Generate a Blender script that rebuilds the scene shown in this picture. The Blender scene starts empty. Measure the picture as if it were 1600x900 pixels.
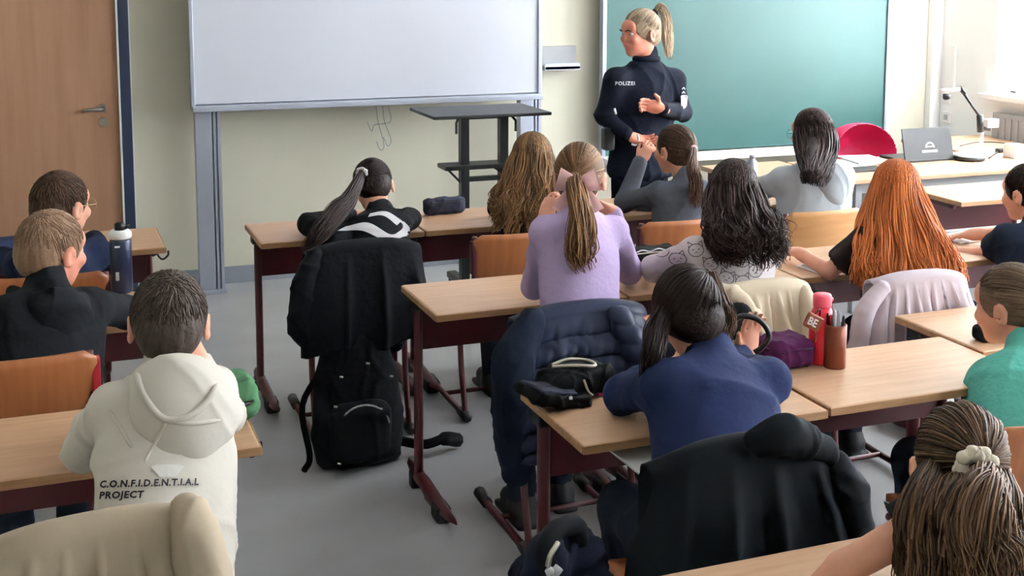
import bpy, bmesh, math, random
import numpy as np
from mathutils import Vector, Matrix
from mathutils.bvhtree import BVHTree
random.seed(7); rng = np.random.default_rng(7)
C = bpy.context.scene.collection
PI = math.pi

# ---------------------------------------------------------------- camera
YAW, PIT, ROL = math.radians(21.91), math.radians(7.32), math.radians(.25)
FPX, CAMH, PCX, PCY = 2012.65, 1.909, 856.86, 196.68
def cam_axes():
    cy, sy, cp, sp = math.cos(YAW), math.sin(YAW), math.cos(PIT), math.sin(PIT)
    f = np.array([sy*cp, cy*cp, -sp]); r = np.array([cy, -sy, 0]); u = np.cross(r, f)
    cr, sr = math.cos(ROL), math.sin(ROL)
    return np.array([r*cr+u*sr, -r*sr+u*cr, f])
AX = cam_axes()
cam = bpy.data.cameras.new('camera'); camo = bpy.data.objects.new('camera', cam); C.objects.link(camo)
cam.sensor_width = 36; cam.lens = 36*FPX/1600
cam.shift_x = -(PCX-800)/1600; cam.shift_y = (PCY-450)/1600
camo.matrix_world = Matrix(((AX[0][0], AX[1][0], -AX[2][0], 0), (AX[0][1], AX[1][1], -AX[2][1], 0), (AX[0][2], AX[1][2], -AX[2][2], CAMH), (0, 0, 0, 1)))
bpy.context.scene.camera = camo
def A(px, py, Y):
    """point of the room at depth Y seen at photo position px, py (measuring aid)"""
    d = AX.T @ np.array([(px-PCX)/FPX, -(py-PCY)/FPX, 1.]); t = Y/d[1]
    return np.array([d[0]*t, Y, CAMH+d[2]*t])
def AZ(px, py, z):
    d = AX.T @ np.array([(px-PCX)/FPX, -(py-PCY)/FPX, 1.]); t = (z-CAMH)/d[2]
    return np.array([d[0]*t, d[1]*t, z])

def camv(px, py):
    v = -(AX.T @ np.array([(px-PCX)/FPX, -(py-PCY)/FPX, 1.])); return v/np.linalg.norm(v)

# ---------------------------------------------------------------- light
w = bpy.data.worlds.new('sky'); bpy.context.scene.world = w; w.use_nodes = True
bg = w.node_tree.nodes['Background']; bg.inputs[0].default_value = (.80, .90, 1, 1); bg.inputs[1].default_value = 3.0
def area(name, loc, rot, sx, sy, power, col=(1, 1, 1)):
    l = bpy.data.lights.new(name, 'AREA'); l.shape = 'RECTANGLE'; l.size = sx; l.size_y = sy; l.energy = power; l.color = col
    o = bpy.data.objects.new(name, l); C.objects.link(o); o.location = loc; o.rotation_euler = rot
    return o
XR = 6.12          # right wall
WINS = [(5.55, 7.02), (3.55, 5.25), (1.3, 3.1), (-.9, .9)]
for i, (a, b) in enumerate(WINS):
    area('window_daylight', (XR+.36, (a+b)/2, 1.95), (0, math.radians(80), math.radians(-24 if i == 0 else 0)), 1.9, b-a, (330 if i == 0 else 225)*(b-a), (.92, .96, 1))
area('ceiling_fill_light', (1.2, 3.2, 2.98), (0, 0, 0), 3.2, 4.5, 16, (1, .97, .93))  # weak fill light added under the ceiling, no lamp hangs there
V = bpy.context.scene.view_settings
bpy.context.scene.display_settings.display_device = 'sRGB'
V.view_transform = 'Standard'; V.look = 'None'; V.gamma = 1; V.use_curve_mapping = False
V.exposure = 0.0

# ---------------------------------------------------------------- materials
def lin(h):
    h = h.lstrip('#'); o = []
    for i in (0, 2, 4):
        v = int(h[i:i+2], 16)/255
        o.append(v/12.92 if v <= .04045 else ((v+.055)/1.055)**2.4)
    return tuple(o)+(1,)
def mat(name, col, rough=.6, var=.0, scale=8, stretch=(1, 1, 1), bump=0, bscale=60, metal=0, spec=.5, col2=None, sheen=0, coat=0, attr=False, alpha=1):
    m = bpy.data.materials.new(name); m.use_nodes = True; n = m.node_tree.nodes; L = m.node_tree.links
    b = n['Principled BSDF']; c = lin(col)
    b.inputs['Base Color'].default_value = c; b.inputs['Roughness'].default_value = rough
    b.inputs['Metallic'].default_value = metal; b.inputs['Specular IOR Level'].default_value = spec
    if sheen: b.inputs['Sheen Weight'].default_value = sheen
    if coat: b.inputs['Coat Weight'].default_value = coat
    tc = n.new('ShaderNodeTexCoord'); mp = n.new('ShaderNodeMapping'); mp.inputs['Scale'].default_value = stretch
    L.new(tc.outputs['Object'], mp.inputs['Vector'])
    c2 = lin(col2) if col2 else tuple(min(1, x*(1-var)) for x in c[:3])+(1,)
    if var or col2:
        nz = n.new('ShaderNodeTexNoise'); nz.inputs['Scale'].default_value = scale; nz.inputs['Detail'].default_value = 5
        L.new(mp.outputs[0], nz.inputs['Vector'])
        r = n.new('ShaderNodeMapRange'); r.inputs[1].default_value = .3; r.inputs[2].default_value = .7
        L.new(nz.outputs[0], r.inputs[0])
        mx = n.new('ShaderNodeMix'); mx.data_type = 'RGBA'; mx.inputs[6].default_value = c; mx.inputs[7].default_value = c2
        src = r.outputs[0]
        if attr:
            at = n.new('ShaderNodeAttribute'); at.attribute_name = 'v'; src = at.outputs['Fac']
        L.new(src, mx.inputs[0]); L.new(mx.outputs[2], b.inputs['Base Color'])
    if bump:
        nb = n.new('ShaderNodeTexNoise'); nb.inputs['Scale'].default_value = bscale; nb.inputs['Detail'].default_value = 4
        L.new(mp.outputs[0], nb.inputs['Vector'])
        bu = n.new('ShaderNodeBump'); bu.inputs['Strength'].default_value = bump; bu.inputs['Distance'].default_value = .01
        L.new(nb.outputs[0], bu.inputs['Height']); L.new(bu.outputs[0], b.inputs['Normal'])
    return m
def cloth(name, col, var=.12, bump=.35, bscale=25, rough=.9, **k): return mat(name, col, rough, var=var, scale=6, bump=bump, bscale=bscale, spec=.15, sheen=0, **k)
def hairm(name, dark, light): return mat(name, dark, .55, col2=light, attr=True, spec=.14, bump=.25, bscale=120)
M = dict(
    wall=mat('wall_paint', '#d9d5c2', .9, var=.05, scale=1.2, bump=.1, bscale=150),
    white=mat('white_paint', '#f6f7f6', .8, var=.03, scale=2), ceil=mat('ceiling_paint', '#e6e6e2', .9, var=.03),
    floor=mat('linoleum', '#b3b5b9', .34, var=.16, scale=3, bump=.04, bscale=90, spec=.45),
    base=mat('grey_skirting', '#8b9099', .6, var=.05),
    door=mat('door_veneer', '#9a745a', .55, col2='#8c664b', scale=3, stretch=(6, 1, .5)), navyframe=mat('navy_frame', '#15233f', .45, var=.1),
    beech=mat('beech_laminate', '#cba687', .36, col2='#bb9474', scale=4, stretch=(1, 9, 9), spec=.5),
    beech_edge=mat('beech_edge', '#a9825c', .5, col2='#8f6c48', scale=8, stretch=(1, 9, 9)),
    ply=mat('orange_plywood', '#a3653a', .45, col2='#915630', scale=4, stretch=(9, 1, 1), spec=.5),
    plyl=mat('light_plywood', '#c4925f', .45, col2='#b58250', scale=4, stretch=(1, 1, 8), spec=.5),
    red=mat('wine_red_metal', '#480e17', .42, var=.1, spec=.5), redb=mat('bright_red_plastic', '#a01222', .4),
    black=mat('black_plastic', '#101114', .5, var=.1), blackm=mat('black_metal', '#15181a', .4, metal=.3),
    alu=mat('aluminium', '#b4bac8', .4, var=.05, metal=.55), steel=mat('brushed_steel', '#9a958c', .35, metal=.9),
    screen=mat('whiteboard_surface', '#cfd2dd', .35, var=.02), chalk=mat('green_chalkboard', '#1f4f4c', .5, var=.12, scale=2.2, bump=.03),
    skin=mat('skin', '#d39a82', .55, var=.14, scale=14, spec=.35), skinr=mat('reddish_skin', '#cd8670', .55, var=.12, scale=14, spec=.35),
    eye=mat('eye_white', '#e8e4de', .2), iris=mat('iris', '#3a2a1c', .2), lip=mat('lip', '#b5605c', .4),
    paper=mat('paper', '#e6e8ea', .8, var=.03), magenta=mat('magenta_plastic', '#b81d50', .5, var=.08),
    greypl=mat('grey_panel', '#a3a5a7', .7, var=.04), glassb=mat('navy_bottle', '#13203c', .3, var=.1),
    redbottle=mat('coral_red_bottle', '#e0283c', .35, var=.05), redcap=mat('pink_red_cap', '#ea5a6c', .4), copper=mat('copper_brown', '#7a3a22', .4, var=.15, metal=.2),
    pencil=mat('pencil_grey', '#8e9294', .5), purple=cloth('purple_fabric', '#4a1c46'), greenc=cloth('green_fabric', '#2c5038', col2='#5f8f68'),
    blackc=cloth('black_cloth', '#0e1014'), navyc=cloth('navy_cloth', '#14182a'), camo=cloth('dark_pattern', '#15151c', col2='#3c3f52'),
    zipm=mat('zip_silver', '#b9b4a8', .35, metal=.7), creamtie=cloth('cream_scrunchie_cloth', '#e8ddcc'), pinkbow=cloth('pink_bow_cloth', '#dfb4b4'),
    ink=mat('black_print', '#1a1a20', .8), whitep=mat('white_print', '#d8dade', .7), gold=mat('gold_print', '#c4ad6a', .6), pinkc=cloth('pink_print', '#b8326a'),
    glasses=mat('black_rim', '#18181c', .3), glassg=mat('gold_rim', '#a78a60', .3, metal=.6), jeans=cloth('dark_jeans', '#1e2532'), shoe=mat('dark_shoe', '#15161a', .6), shoew=mat('white_shoe', '#c9cacc', .6),
)
gm = bpy.data.materials.new('clear_glass'); gm.use_nodes = True; g_ = gm.node_tree.nodes['Principled BSDF']
g_.inputs['Roughness'].default_value = .02; g_.inputs['Transmission Weight'].default_value = 1; g_.inputs['IOR'].default_value = 1.02; M['glass'] = gm

# ---------------------------------------------------------------- object helpers
def link(name, me, m=None, parent=None):
    o = bpy.data.objects.new(name, me); C.objects.link(o)
    if m: me.materials.append(m)
    if parent: o.parent = parent
    return o
def root(name, label, cat, loc, rz=0, group=None):
    o = bpy.data.objects.new(name, None); C.objects.link(o); o.empty_display_size = .05
    o.location = loc; o.rotation_euler = (0, 0, rz); o['label'] = label; o['category'] = cat
    if group: o['group'] = group
    bpy.context.view_layer.update()
    return o
def tag(o, label, cat, group=None):
    o['label'] = label; o['category'] = cat
    if group: o['group'] = group
    return o
def struct(o): o['kind'] = 'structure'; return o
def mesh(name, v, f, smooth=False):
    me = bpy.data.meshes.new(name); me.from_pydata([tuple(map(float, p)) for p in v], [], [tuple(map(int, q)) for q in f]); me.update()
    if smooth: me.polygons.foreach_set('use_smooth', [True]*len(me.polygons))
    return me
class MB:
    def __init__(s): s.v = []; s.f = []
    def add(s, v, f):
        n = len(s.v); s.v += [tuple(map(float, p)) for p in v]; s.f += [tuple(int(i)+n for i in q) for q in f]; return s
    def box(s, x0, x1, y0, y1, z0, z1, bev=0.0, rot=None, about=None):
        bm = bmesh.new(); bmesh.ops.create_cube(bm, size=1)
        for v in bm.verts: v.co = Vector(((x0+x1)/2+v.co.x*(x1-x0), (y0+y1)/2+v.co.y*(y1-y0), (z0+z1)/2+v.co.z*(z1-z0)))
        if bev: bmesh.ops.bevel(bm, geom=list(bm.edges), offset=bev, segments=2, profile=.6, affect='EDGES')
        bm.verts.ensure_lookup_table(); vs = [v.co.copy() for v in bm.verts]
        if rot is not None:
            a = Vector(about) if about is not None else Vector(((x0+x1)/2, (y0+y1)/2, (z0+z1)/2)); vs = [a+rot @ (c-a) for c in vs]
        s.add(vs, [[v.index for v in f.verts] for f in bm.faces]); bm.free(); return s
    def tube(s, pts, r, n=8, caps=True):
        v, f = tube(pts, r, n, caps); return s.add(v, f)
    def lathe(s, prof, n=20, at=(0, 0, 0), ex=1, ey=1):
        v = []; f = []; k = len(prof)
        for r, z in prof:
            for i in range(n):
                a = 2*PI*i/n; v.append((at[0]+r*ex*math.cos(a), at[1]+r*ey*math.sin(a), at[2]+z))
        for j in range(k-1):
            for i in range(n): f.append((j*n+i, j*n+(i+1) % n, (j+1)*n+(i+1) % n, (j+1)*n+i))
        f.append(tuple(range(n))[::-1]); f.append(tuple((k-1)*n+i for i in range(n)))
        return s.add(v, f)
    def out(s, name, m, parent=None, smooth=False, local=False):
        v = np.array(s.v)
        if parent is not None and not local:
            Mi = np.array(parent.matrix_world.inverted()); v = v @ Mi[:3, :3].T+Mi[:3, 3]
        return link(name, mesh(name, v, s.f, smooth), m, parent)
def catmull(P, k=6):
    P = np.array(P, float); Q = np.vstack([2*P[0]-P[1], P, 2*P[-1]-P[-2]]); o = []
    for i in range(1, len(Q)-2):
        for t in np.arange(k)/k:
            o.append(.5*((2*Q[i])+(-Q[i-1]+Q[i+1])*t+(2*Q[i-1]-5*Q[i]+4*Q[i+1]-Q[i+2])*t*t+(-Q[i-1]+3*Q[i]-3*Q[i+1]+Q[i+2])*t**3))
    o.append(Q[-2]); return np.array(o)
def tube(pts, r, n=8, caps=True):
    P = np.array(pts, float); k = len(P); r = np.full(k, r) if np.isscalar(r) else np.array(r, float)
    T = np.gradient(P, axis=0); T /= np.linalg.norm(T, axis=1)[:, None]+1e-9
    up = np.array([0, 0, 1.]) if abs(T[0][2]) < .9 else np.array([1., 0, 0])
    v = []; N = np.cross(T[0], up); N /= np.linalg.norm(N)
    for i in range(k):
        N = N-T[i]*(N@T[i]); N /= np.linalg.norm(N)+1e-9; B = np.cross(T[i], N)
        for j in range(n):
            a = 2*PI*j/n; v.append(P[i]+r[i]*(N*math.cos(a)+B*math.sin(a)))
    f = [(i*n+j, i*n+(j+1) % n, (i+1)*n+(j+1) % n, (i+1)*n+j) for i in range(k-1) for j in range(n)]
    if caps: f += [tuple(range(n))[::-1], tuple((k-1)*n+j for j in range(n))]
    return v, f

# ---------------------------------------------------------------- signed distance modelling (one continuous skin)
def rotm(yaw=0, pitch=0, roll=0):
    y, p, r = map(math.radians, (yaw, pitch, roll))
    Rz = np.array([[math.cos(y), -math.sin(y), 0], [math.sin(y), math.cos(y), 0], [0, 0, 1]])
    Rx = np.array([[1, 0, 0], [0, math.cos(p), -math.sin(p)], [0, math.sin(p), math.cos(p)]])
    Ry = np.array([[math.cos(r), 0, math.sin(r)], [0, 1, 0], [-math.sin(r), 0, math.cos(r)]])
    return Rz@Rx@Ry
class SDF:
    def __init__(s, k=.02): s.p = []; s.k = k
    def cone(s, a, b, ra, rb, k=None, cut=False):
        a = np.array(a, float); b = np.array(b, float)
        def f(P):
            ab = b-a; t = np.clip(((P-a)@ab)/(ab@ab+1e-12), 0, 1); return np.linalg.norm(P-a-t[..., None]*ab, axis=-1)-(ra+(rb-ra)*t)
        R = max(ra, rb); s.p.append((f, np.minimum(a, b)-R, np.maximum(a, b)+R, k, cut)); return s
    def ell(s, c, r, R=None, k=None, cut=False):
        c = np.array(c, float); r = np.array(r, float); R = np.eye(3) if R is None else R
        def f(P):
            q = (P-c)@R; k0 = np.linalg.norm(q/r, axis=-1); k1 = np.linalg.norm(q/(r*r), axis=-1); return k0*(k0-1)/(k1+1e-6)
        m = r.max(); s.p.append((f, c-m, c+m, k, cut)); return s
    def box(s, c, h, rad, R=None, k=None, cut=False):
        c = np.array(c, float); h = np.array(h, float)-rad; R = np.eye(3) if R is None else R
        def f(P):
            q = np.abs((P-c)@R)-h; return np.linalg.norm(np.maximum(q, 0), axis=-1)+np.minimum(q.max(-1), 0)-rad
        m = np.linalg.norm(h)+rad; s.p.append((f, c-m, c+m, k, cut)); return s
    def loft(s, a, b, right, tab, k=None):
        """elliptic body from a to b; tab rows = (t, rx, ry, forward shift)"""
        a = np.array(a, float); b = np.array(b, float); ax = b-a; L = np.linalg.norm(ax); ax = ax/L
        right = np.array(right, float); right = right-ax*(right@ax); right /= np.linalg.norm(right); fw = np.cross(ax, right); tab = np.array(tab)
        def f(P):
            q = P-a; z = q@ax; t = np.clip(z/L, 0, 1); rx = np.interp(t, tab[:, 0], tab[:, 1]); ry = np.interp(t, tab[:, 0], tab[:, 2]); sh = np.interp(t, tab[:, 0], tab[:, 3])
            x = q@right; y = q@fw-sh; e = np.sqrt((x/rx)**2+(y/ry)**2+1e-9); g = np.sqrt((x/rx**2)**2+(y/ry**2)**2)+1e-6
            d = e*(e-1)/g; dz = np.maximum(z-L, -z); return np.where(dz > 0, np.sqrt(np.maximum(d+.03, 0)**2+dz**2)-.03, np.maximum(d, dz-.0))
        m = tab[:, 1:3].max()+.05; s.p.append((f, np.minimum(a, b)-m, np.maximum(a, b)+m, k, False)); return s
    def build(s, name, m, parent, h=.008, fold=None, smooth_it=1):
        lo = np.min([p[1] for p in s.p if not p[4]], axis=0)-3*h; hi = np.max([p[2] for p in s.p if not p[4]], axis=0)+3*h
        n = np.ceil((hi-lo)/h).astype(int)+1; F = np.full(n, .1, np.float32)
        ax = [lo[i]+h*np.arange(n[i]) for i in range(3)]
        for f, a, b, k, cut in s.p:
            k = s.k if k is None else k; pad = k+3*h
            i0 = np.maximum(np.floor((a-pad-lo)/h).astype(int), 0); i1 = np.minimum(np.ceil((b+pad-lo)/h).astype(int)+1, n)
            if (i1 <= i0).any(): continue
            sl = tuple(slice(i0[i], i1[i]) for i in range(3))
            P = np.stack(np.meshgrid(*[ax[i][sl[i]] for i in range(3)], indexing='ij'), -1)
            d = f(P); g = F[sl]
            if cut: d = -d; hh = np.maximum(k-np.abs(g-d), 0); F[sl] = np.maximum(g, d)+hh*hh/(4*max(k, 1e-6))
            else: hh = np.maximum(k-np.abs(g-d), 0); F[sl] = np.minimum(g, d)-hh*hh/(4*max(k, 1e-6))
        v, fc = nets(F, lo, h)
        if fold is not None:
            nr = vnormals(v, fc); v = v+nr*fold(v, nr)[:, None]
        if parent is not None:
            Mi = np.array(parent.matrix_world.inverted()); v = v@Mi[:3, :3].T+Mi[:3, 3]
        me = fastmesh(name, v, fc); o = link(name, me, m, parent)
        return o
def vnormals(v, f):
    n = np.zeros_like(v); c = np.cross(v[f[:, 2]]-v[f[:, 0]], v[f[:, 3]]-v[f[:, 1]])
    for i in range(4): np.add.at(n, f[:, i], c)
    return n/(np.linalg.norm(n, axis=1)[:, None]+1e-12)
def nets(F, lo, h):
    n = np.array(F.shape); ins = F < 0
    c = np.zeros(n-1, int)
    for dx in (0, 1):
        for dy in (0, 1):
            for dz in (0, 1): c += ins[dx:n[0]-1+dx, dy:n[1]-1+dy, dz:n[2]-1+dz]
    act = (c > 0) & (c < 8); idx = -np.ones(n-1, int); I = np.argwhere(act); idx[act] = np.arange(len(I))
    S = np.zeros((len(I), 3)); W = np.zeros(len(I))
    for ax in range(3):
        o = [0, 0, 0]; o[ax] = 1; oth = [i for i in range(3) if i != ax]
        for p in (0, 1):
            for q in (0, 1):
                b = I.copy(); b[:, oth[0]] += p; b[:, oth[1]] += q; e = b+np.array(o)
                fa = F[b[:, 0], b[:, 1], b[:, 2]]; fb = F[e[:, 0], e[:, 1], e[:, 2]]; m = (fa < 0) != (fb < 0)
                t = np.where(m, fa/(fa-fb+1e-12), 0); P = b.astype(float); P[:, ax] += t; S[m] += P[m]; W[m] += 1
    v = S/W[:, None]*h+lo; fs = []
    for ax in range(3):
        o = [0, 0, 0]; o[ax] = 1; u, w_ = [(1, 2), (2, 0), (0, 1)][ax]
        sa = [slice(None)]*3; sb = [slice(None)]*3; sa[ax] = slice(0, n[ax]-1); sb[ax] = slice(1, n[ax])
        m = ins[tuple(sa)] != ins[tuple(sb)]; E = np.argwhere(m); E = E[(E[:, u] > 0) & (E[:, w_] > 0) & (E[:, u] < n[u]-1) & (E[:, w_] < n[w_]-1)]
        q = []
        for du, dw in ((-1, -1), (0, -1), (0, 0), (-1, 0)):
            T = E.copy(); T[:, u] += du; T[:, w_] += dw; q.append(idx[T[:, 0], T[:, 1], T[:, 2]])
        q = np.stack(q, 1); a = ins[E[:, 0], E[:, 1], E[:, 2]]; q[~a] = q[~a][:, ::-1]; fs.append(q)
    return v, np.vstack(fs)
def fastmesh(name, v, f):
    me = bpy.data.meshes.new(name); k = f.shape[1]
    me.vertices.add(len(v)); me.vertices.foreach_set('co', np.asarray(v, np.float32).ravel())
    me.loops.add(f.size); me.loops.foreach_set('vertex_index', f.astype(np.int32).ravel())
    me.polygons.add(len(f)); me.polygons.foreach_set('loop_start', np.arange(0, f.size, k, dtype=np.int32))
    me.polygons.foreach_set('use_smooth', np.ones(len(f), bool)); me.update(calc_edges=True); me.validate(); return me
def folds(amp, seed=0, kx=18, kz=34):
    r = np.random.default_rng(seed); D = r.normal(size=(6, 3)); ph = r.uniform(0, 6.28, 6); K = r.uniform(kx, kz, 6)
    D /= np.linalg.norm(D, axis=1)[:, None]
    def f(v, n):
        w0 = sum(np.sin(v@D[i]*K[i]*.5+ph[i]) for i in range(3)); o = 0
        for i in range(3, 6): o = o+(1-np.abs(np.sin(v@D[i]*K[i]*.6+ph[i]+w0*.8)))**3
        return amp*(o-.6)
    return f
def locks_mesh(name, paths, radii, m, parent, var, n=4, flat=.7):
    """many tapered hair locks as one mesh; paths (L,S,3) radii (L,S) var (L,S)"""
    P = np.asarray(paths, float); Lk, S, _ = P.shape; T = np.gradient(P, axis=1); T /= np.linalg.norm(T, axis=2)[..., None]+1e-9
    up = np.tile(np.array([.13, .21, .97]), (Lk, S, 1)); N = np.cross(T, up); N /= np.linalg.norm(N, axis=2)[..., None]+1e-6; B = np.cross(T, N)
    ring = [P+radii[..., None]*(N*math.cos(2*PI*j/n)+B*math.sin(2*PI*j/n)*flat) for j in range(n)]
    v = np.stack(ring, 2).reshape(-1, 3)
    li, si, ji = np.meshgrid(np.arange(Lk), np.arange(S-1), np.arange(n), indexing='ij'); j2 = (ji+1) % n; b = (li*S+si)*n; b2 = (li*S+si+1)*n
    f = np.stack([b+ji, b+j2, b2+j2, b2+ji], -1).reshape(-1, 4)
    if parent is not None:
        Mi = np.array(parent.matrix_world.inverted()); v = v@Mi[:3, :3].T+Mi[:3, 3]
    me = fastmesh(name, v, f); a = me.attributes.new('v', 'FLOAT', 'POINT'); a.data.foreach_set('value', np.repeat(np.clip(var, 0, 1).reshape(-1), n).astype(np.float32))
    return link(name, me, m, parent)
def join_into(dst, src, P=None, axis=None):
    """merge src mesh into dst mesh (same hair)"""
    a, b = dst.data, src.data
    def arr(me):
        v = np.empty(len(me.vertices)*3, np.float32); me.vertices.foreach_get('co', v); f = np.empty(len(me.loops), np.int32); me.loops.foreach_get('vertex_index', f); return v.reshape(-1, 3), f.reshape(-1, 4)
    va, fa = arr(a); vb, fb = arr(b)
    x = np.full(len(va), .14, np.float32)
    if P is not None and len(va):
        ax_ = np.array(axis, float); ax_ /= np.linalg.norm(ax_); u_ = np.cross(ax_, [.31, .9, .2]); u_ /= np.linalg.norm(u_); w_ = np.cross(ax_, u_)
        c_ = surf(P, np.array([0, 0, 1.]), 0.)-np.array(P['r'].location); q_ = va-c_; az_ = np.arctan2(q_@u_, q_@w_); s_ = 0
        for k_, a_, f_ in ((23, .3, 0), (41, .28, 1.7), (67, .22, 4.), (97, .2, 2.2)): s_ = s_+a_*np.sin(az_*k_+f_+3*(q_@ax_)*(1+k_*.1))
        x = (.28+.26*s_).clip(.02, .9).astype(np.float32); rad_ = q_-np.outer(q_@ax_, ax_); rad_ /= np.linalg.norm(rad_, axis=1)[:, None]+1e-6; va = va+rad_*(s_*.0016)[:, None]
    y = np.zeros(len(vb), np.float32); b.attributes['v'].data.foreach_get('value', y)
    me = fastmesh(a.name, np.vstack([va, vb]), np.vstack([fa, fb+len(va)]))
    at = me.attributes.new('v', 'FLOAT', 'POINT'); at.data.foreach_set('value', np.concatenate([x, y])); me.materials.append(a.materials[0])
    dst.data = me; bpy.data.objects.remove(src)
    return dst

# ---------------------------------------------------------------- people
def slerp(a, b, t):
    a = a/np.linalg.norm(a, axis=-1, keepdims=True); b = b/np.linalg.norm(b, axis=-1, keepdims=True)
    w0 = np.arccos(np.clip((a*b).sum(-1, keepdims=True), -1, 1))+1e-4
    return (np.sin((1-t)*w0)*a+np.sin(t*w0)*b)/np.sin(w0)
HR = np.array([.081, .100, .096]); HC = np.array([0, -.010, .024])
def hand(S, wrist, d, pn, side=1, s=1., curl=25, spread=.12, thumb=35):
    """palm and five fingers; d = pointing direction, pn = palm normal, side = +1 thumb on d x pn side"""
    wrist = np.array(wrist, float); d = np.array(d, float); d /= np.linalg.norm(d); pn = np.array(pn, float); pn -= d*(pn@d); pn /= np.linalg.norm(pn); a = np.cross(d, pn)*side
    R = np.stack([a, d, pn], 1)
    S.ell(wrist+d*.045*s, (.037*s, .05*s, .015*s), R, k=.012); S.cone(wrist-d*.02*s, wrist+d*.02*s, .024*s, .024*s, k=.02)
    for i, (off, ln) in enumerate(((.027, .070), (.009, .080), (-.010, .074), (-.027, .058))):
        p = wrist+d*.082*s+a*off*s; ang = 0; dd = d+a*off*spread*30*.15
        for j, fr in enumerate((.45, .32, .25)):
            ang += math.radians(curl*(1 if j else .6)*(1+.15*i)); q_ = dd*math.cos(ang)+pn*math.sin(ang); q = p+q_*ln*fr*s
            S.cone(p, q, (.0088-.0008*j)*s, (.0080-.0008*j)*s, k=.003); p = q
    p = wrist+d*.025*s+a*.026*s; th = math.radians(thumb); q = p+(d*math.cos(th)+a*math.sin(th)+pn*.35)*.036*s; r = q+(d*math.cos(th*.5)+a*math.sin(th*.5)+pn*.4)*.03*s
    S.cone(p, q, .012*s, .0098*s, k=.008); S.cone(q, r, .0098*s, .008*s, k=.004)
def person(name_label, rt, hip, neck, head, look, shL, shR, armL, armR, skin='skin', hs=1., top=None, fat=1., sleeve='long', res=.0065,
           legs=True, standing=None, hand_pose=None, trouser='jeans', shoe='shoe', collar=True, foldamp=.004, torso_fwd=None, ears=True, hscale=.88, glasses=None, shirtres=.008, bulk=1., waist=1., shr=1.):
    hip, neck, head, shL, shR = [np.array(x, float) for x in (hip, neck, head, shL, shR)]
    r = root('person', name_label, 'person', rt)
    R = rotm(*look); H = lambda x, y, z: head+R@(np.array([x, y, z])*hs)
    right = shR-shL; right /= np.linalg.norm(right); up = neck-hip; up /= np.linalg.norm(up); fw = np.cross(up, right)
    S = SDF(.012)
    # head
    S.ell(H(0, -.012, .025), HR*hs*.955, R); S.ell(H(0, .032, -.045), np.array([.056, .062, .062])*hs, R, k=.03); S.cone(H(0, .068, -.088), H(0, .062, -.08), .020*hs, .02*hs, k=.02)
    S.ell(H(0, .075, .035), np.array([.05, .02, .035])*hs, R, k=.02); S.cone(H(0, .086, .010), H(0, .101, -.022), .007*hs, .0105*hs, k=.010)
    for sx in (-1, 1):
        S.ell(H(sx*.030, .098, .004), np.array([.017, .013, .010])*hs, R, k=.008, cut=True); S.ell(H(sx*.038, .07, -.022), np.array([.022, .022, .02])*hs, R, k=.02)
        if ears:
            Re = R@rotm(sx*-18, -8, 0); e = H(sx*.083, -.008, -.010); S.ell(e, np.array([.0085, .020, .033])*hs, Re, k=.005); S.ell(e+R@np.array([sx*.008, .004, .002])*hs, np.array([.006, .011, .02])*hs, Re, k=.003, cut=True)
    S.cone(H(-.016, .091, -.050), H(.016, .091, -.050), .007*hs, .007*hs, k=.008)
    # neck and core
    S.cone(H(0, -.02, -.05), neck+fw*.0, .048*hs, .052*hs, k=.02)
    S.loft(hip, neck, right, [(0, .12*fat, .08, 0), (.5, .10*fat, .07, 0), (.85, .11*fat, .07, 0), (1, .05, .05, 0)])
    hp = hand_pose or {}
    for key, sh, arm in (('L', shL, armL), ('R', shR, armR)):
        e, wv = [np.array(x, float) for x in arm[:2]]
        S.cone(neck-up*.05, sh, .035, .036, k=.03); S.cone(sh, e, .036, .030); S.cone(e, wv, .031, .022)
        d = np.array(arm[2] if len(arm) > 2 and arm[2] is not None else wv-e, float); pn = np.array(arm[3] if len(arm) > 3 and arm[3] is not None else (0, 0, -1), float)
        hp_ = dict(side=1 if key == 'L' else -1, s=hscale); hp_.update(hp.get(key, {})); hand(S, wv, d, pn, **hp_)
    X_ = right if standing is not None else np.array([1., 0, 0]); rl = hip-X_*.085; rr = hip+X_*.085
    feet = []
    if legs:
        for sgn, b in ((-1, rl), (1, rr)):
            if standing is None:
                kn = b+np.array([0, .36, -.02]); an = kn+np.array([0, .04*sgn, 0]); an[2] = .09
            else: kn, an = [np.array(x, float) for x in standing[0 if sgn < 0 else 1]]
            S.cone(b, kn, .055, .045, k=.03); S.cone(kn, an, .045, .032); feet.append((b, kn, an))
            S.cone(an, an+np.array([0, 0, -.03]), .03, .03)
    S.build('body', M[skin], r, h=res)
    # face parts
    ey = MB(); ir = MB(); lp = MB()
    for sx in (-1, 1):
        s_ = SDF(.001)
        bm = bmesh.new(); bmesh.ops.create_uvsphere(bm, u_segments=12, v_segments=8, radius=.0125*hs)
        ey.add([np.array(v.co)+H(sx*.030, .0755, .004) for v in bm.verts], [[v.index for v in f.verts] for f in bm.faces]); bm.free()
        bm = bmesh.new(); bmesh.ops.create_uvsphere(bm, u_segments=10, v_segments=6, radius=.0062*hs)
        ir.add([np.array(v.co)+H(sx*.030, .0825, .004) for v in bm.verts], [[v.index for v in f.verts] for f in bm.faces]); bm.free()
    e_ = ey.out('eyes', M['eye'], r, True); i_ = MB(); i_.v = ir.v; i_.f = ir.f; i_.out('iris', M['iris'], r, True)
    lp.tube([H(-.022, .092, -.050), H(-.010, .1005, -.0475), H(0, .1015, -.049), H(.010, .1005, -.0475), H(.022, .092, -.050)], [.002*hs, .0045*hs, .005*hs, .0045*hs, .002*hs]); lp.out('lips', M['lip'], r, True)
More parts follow.
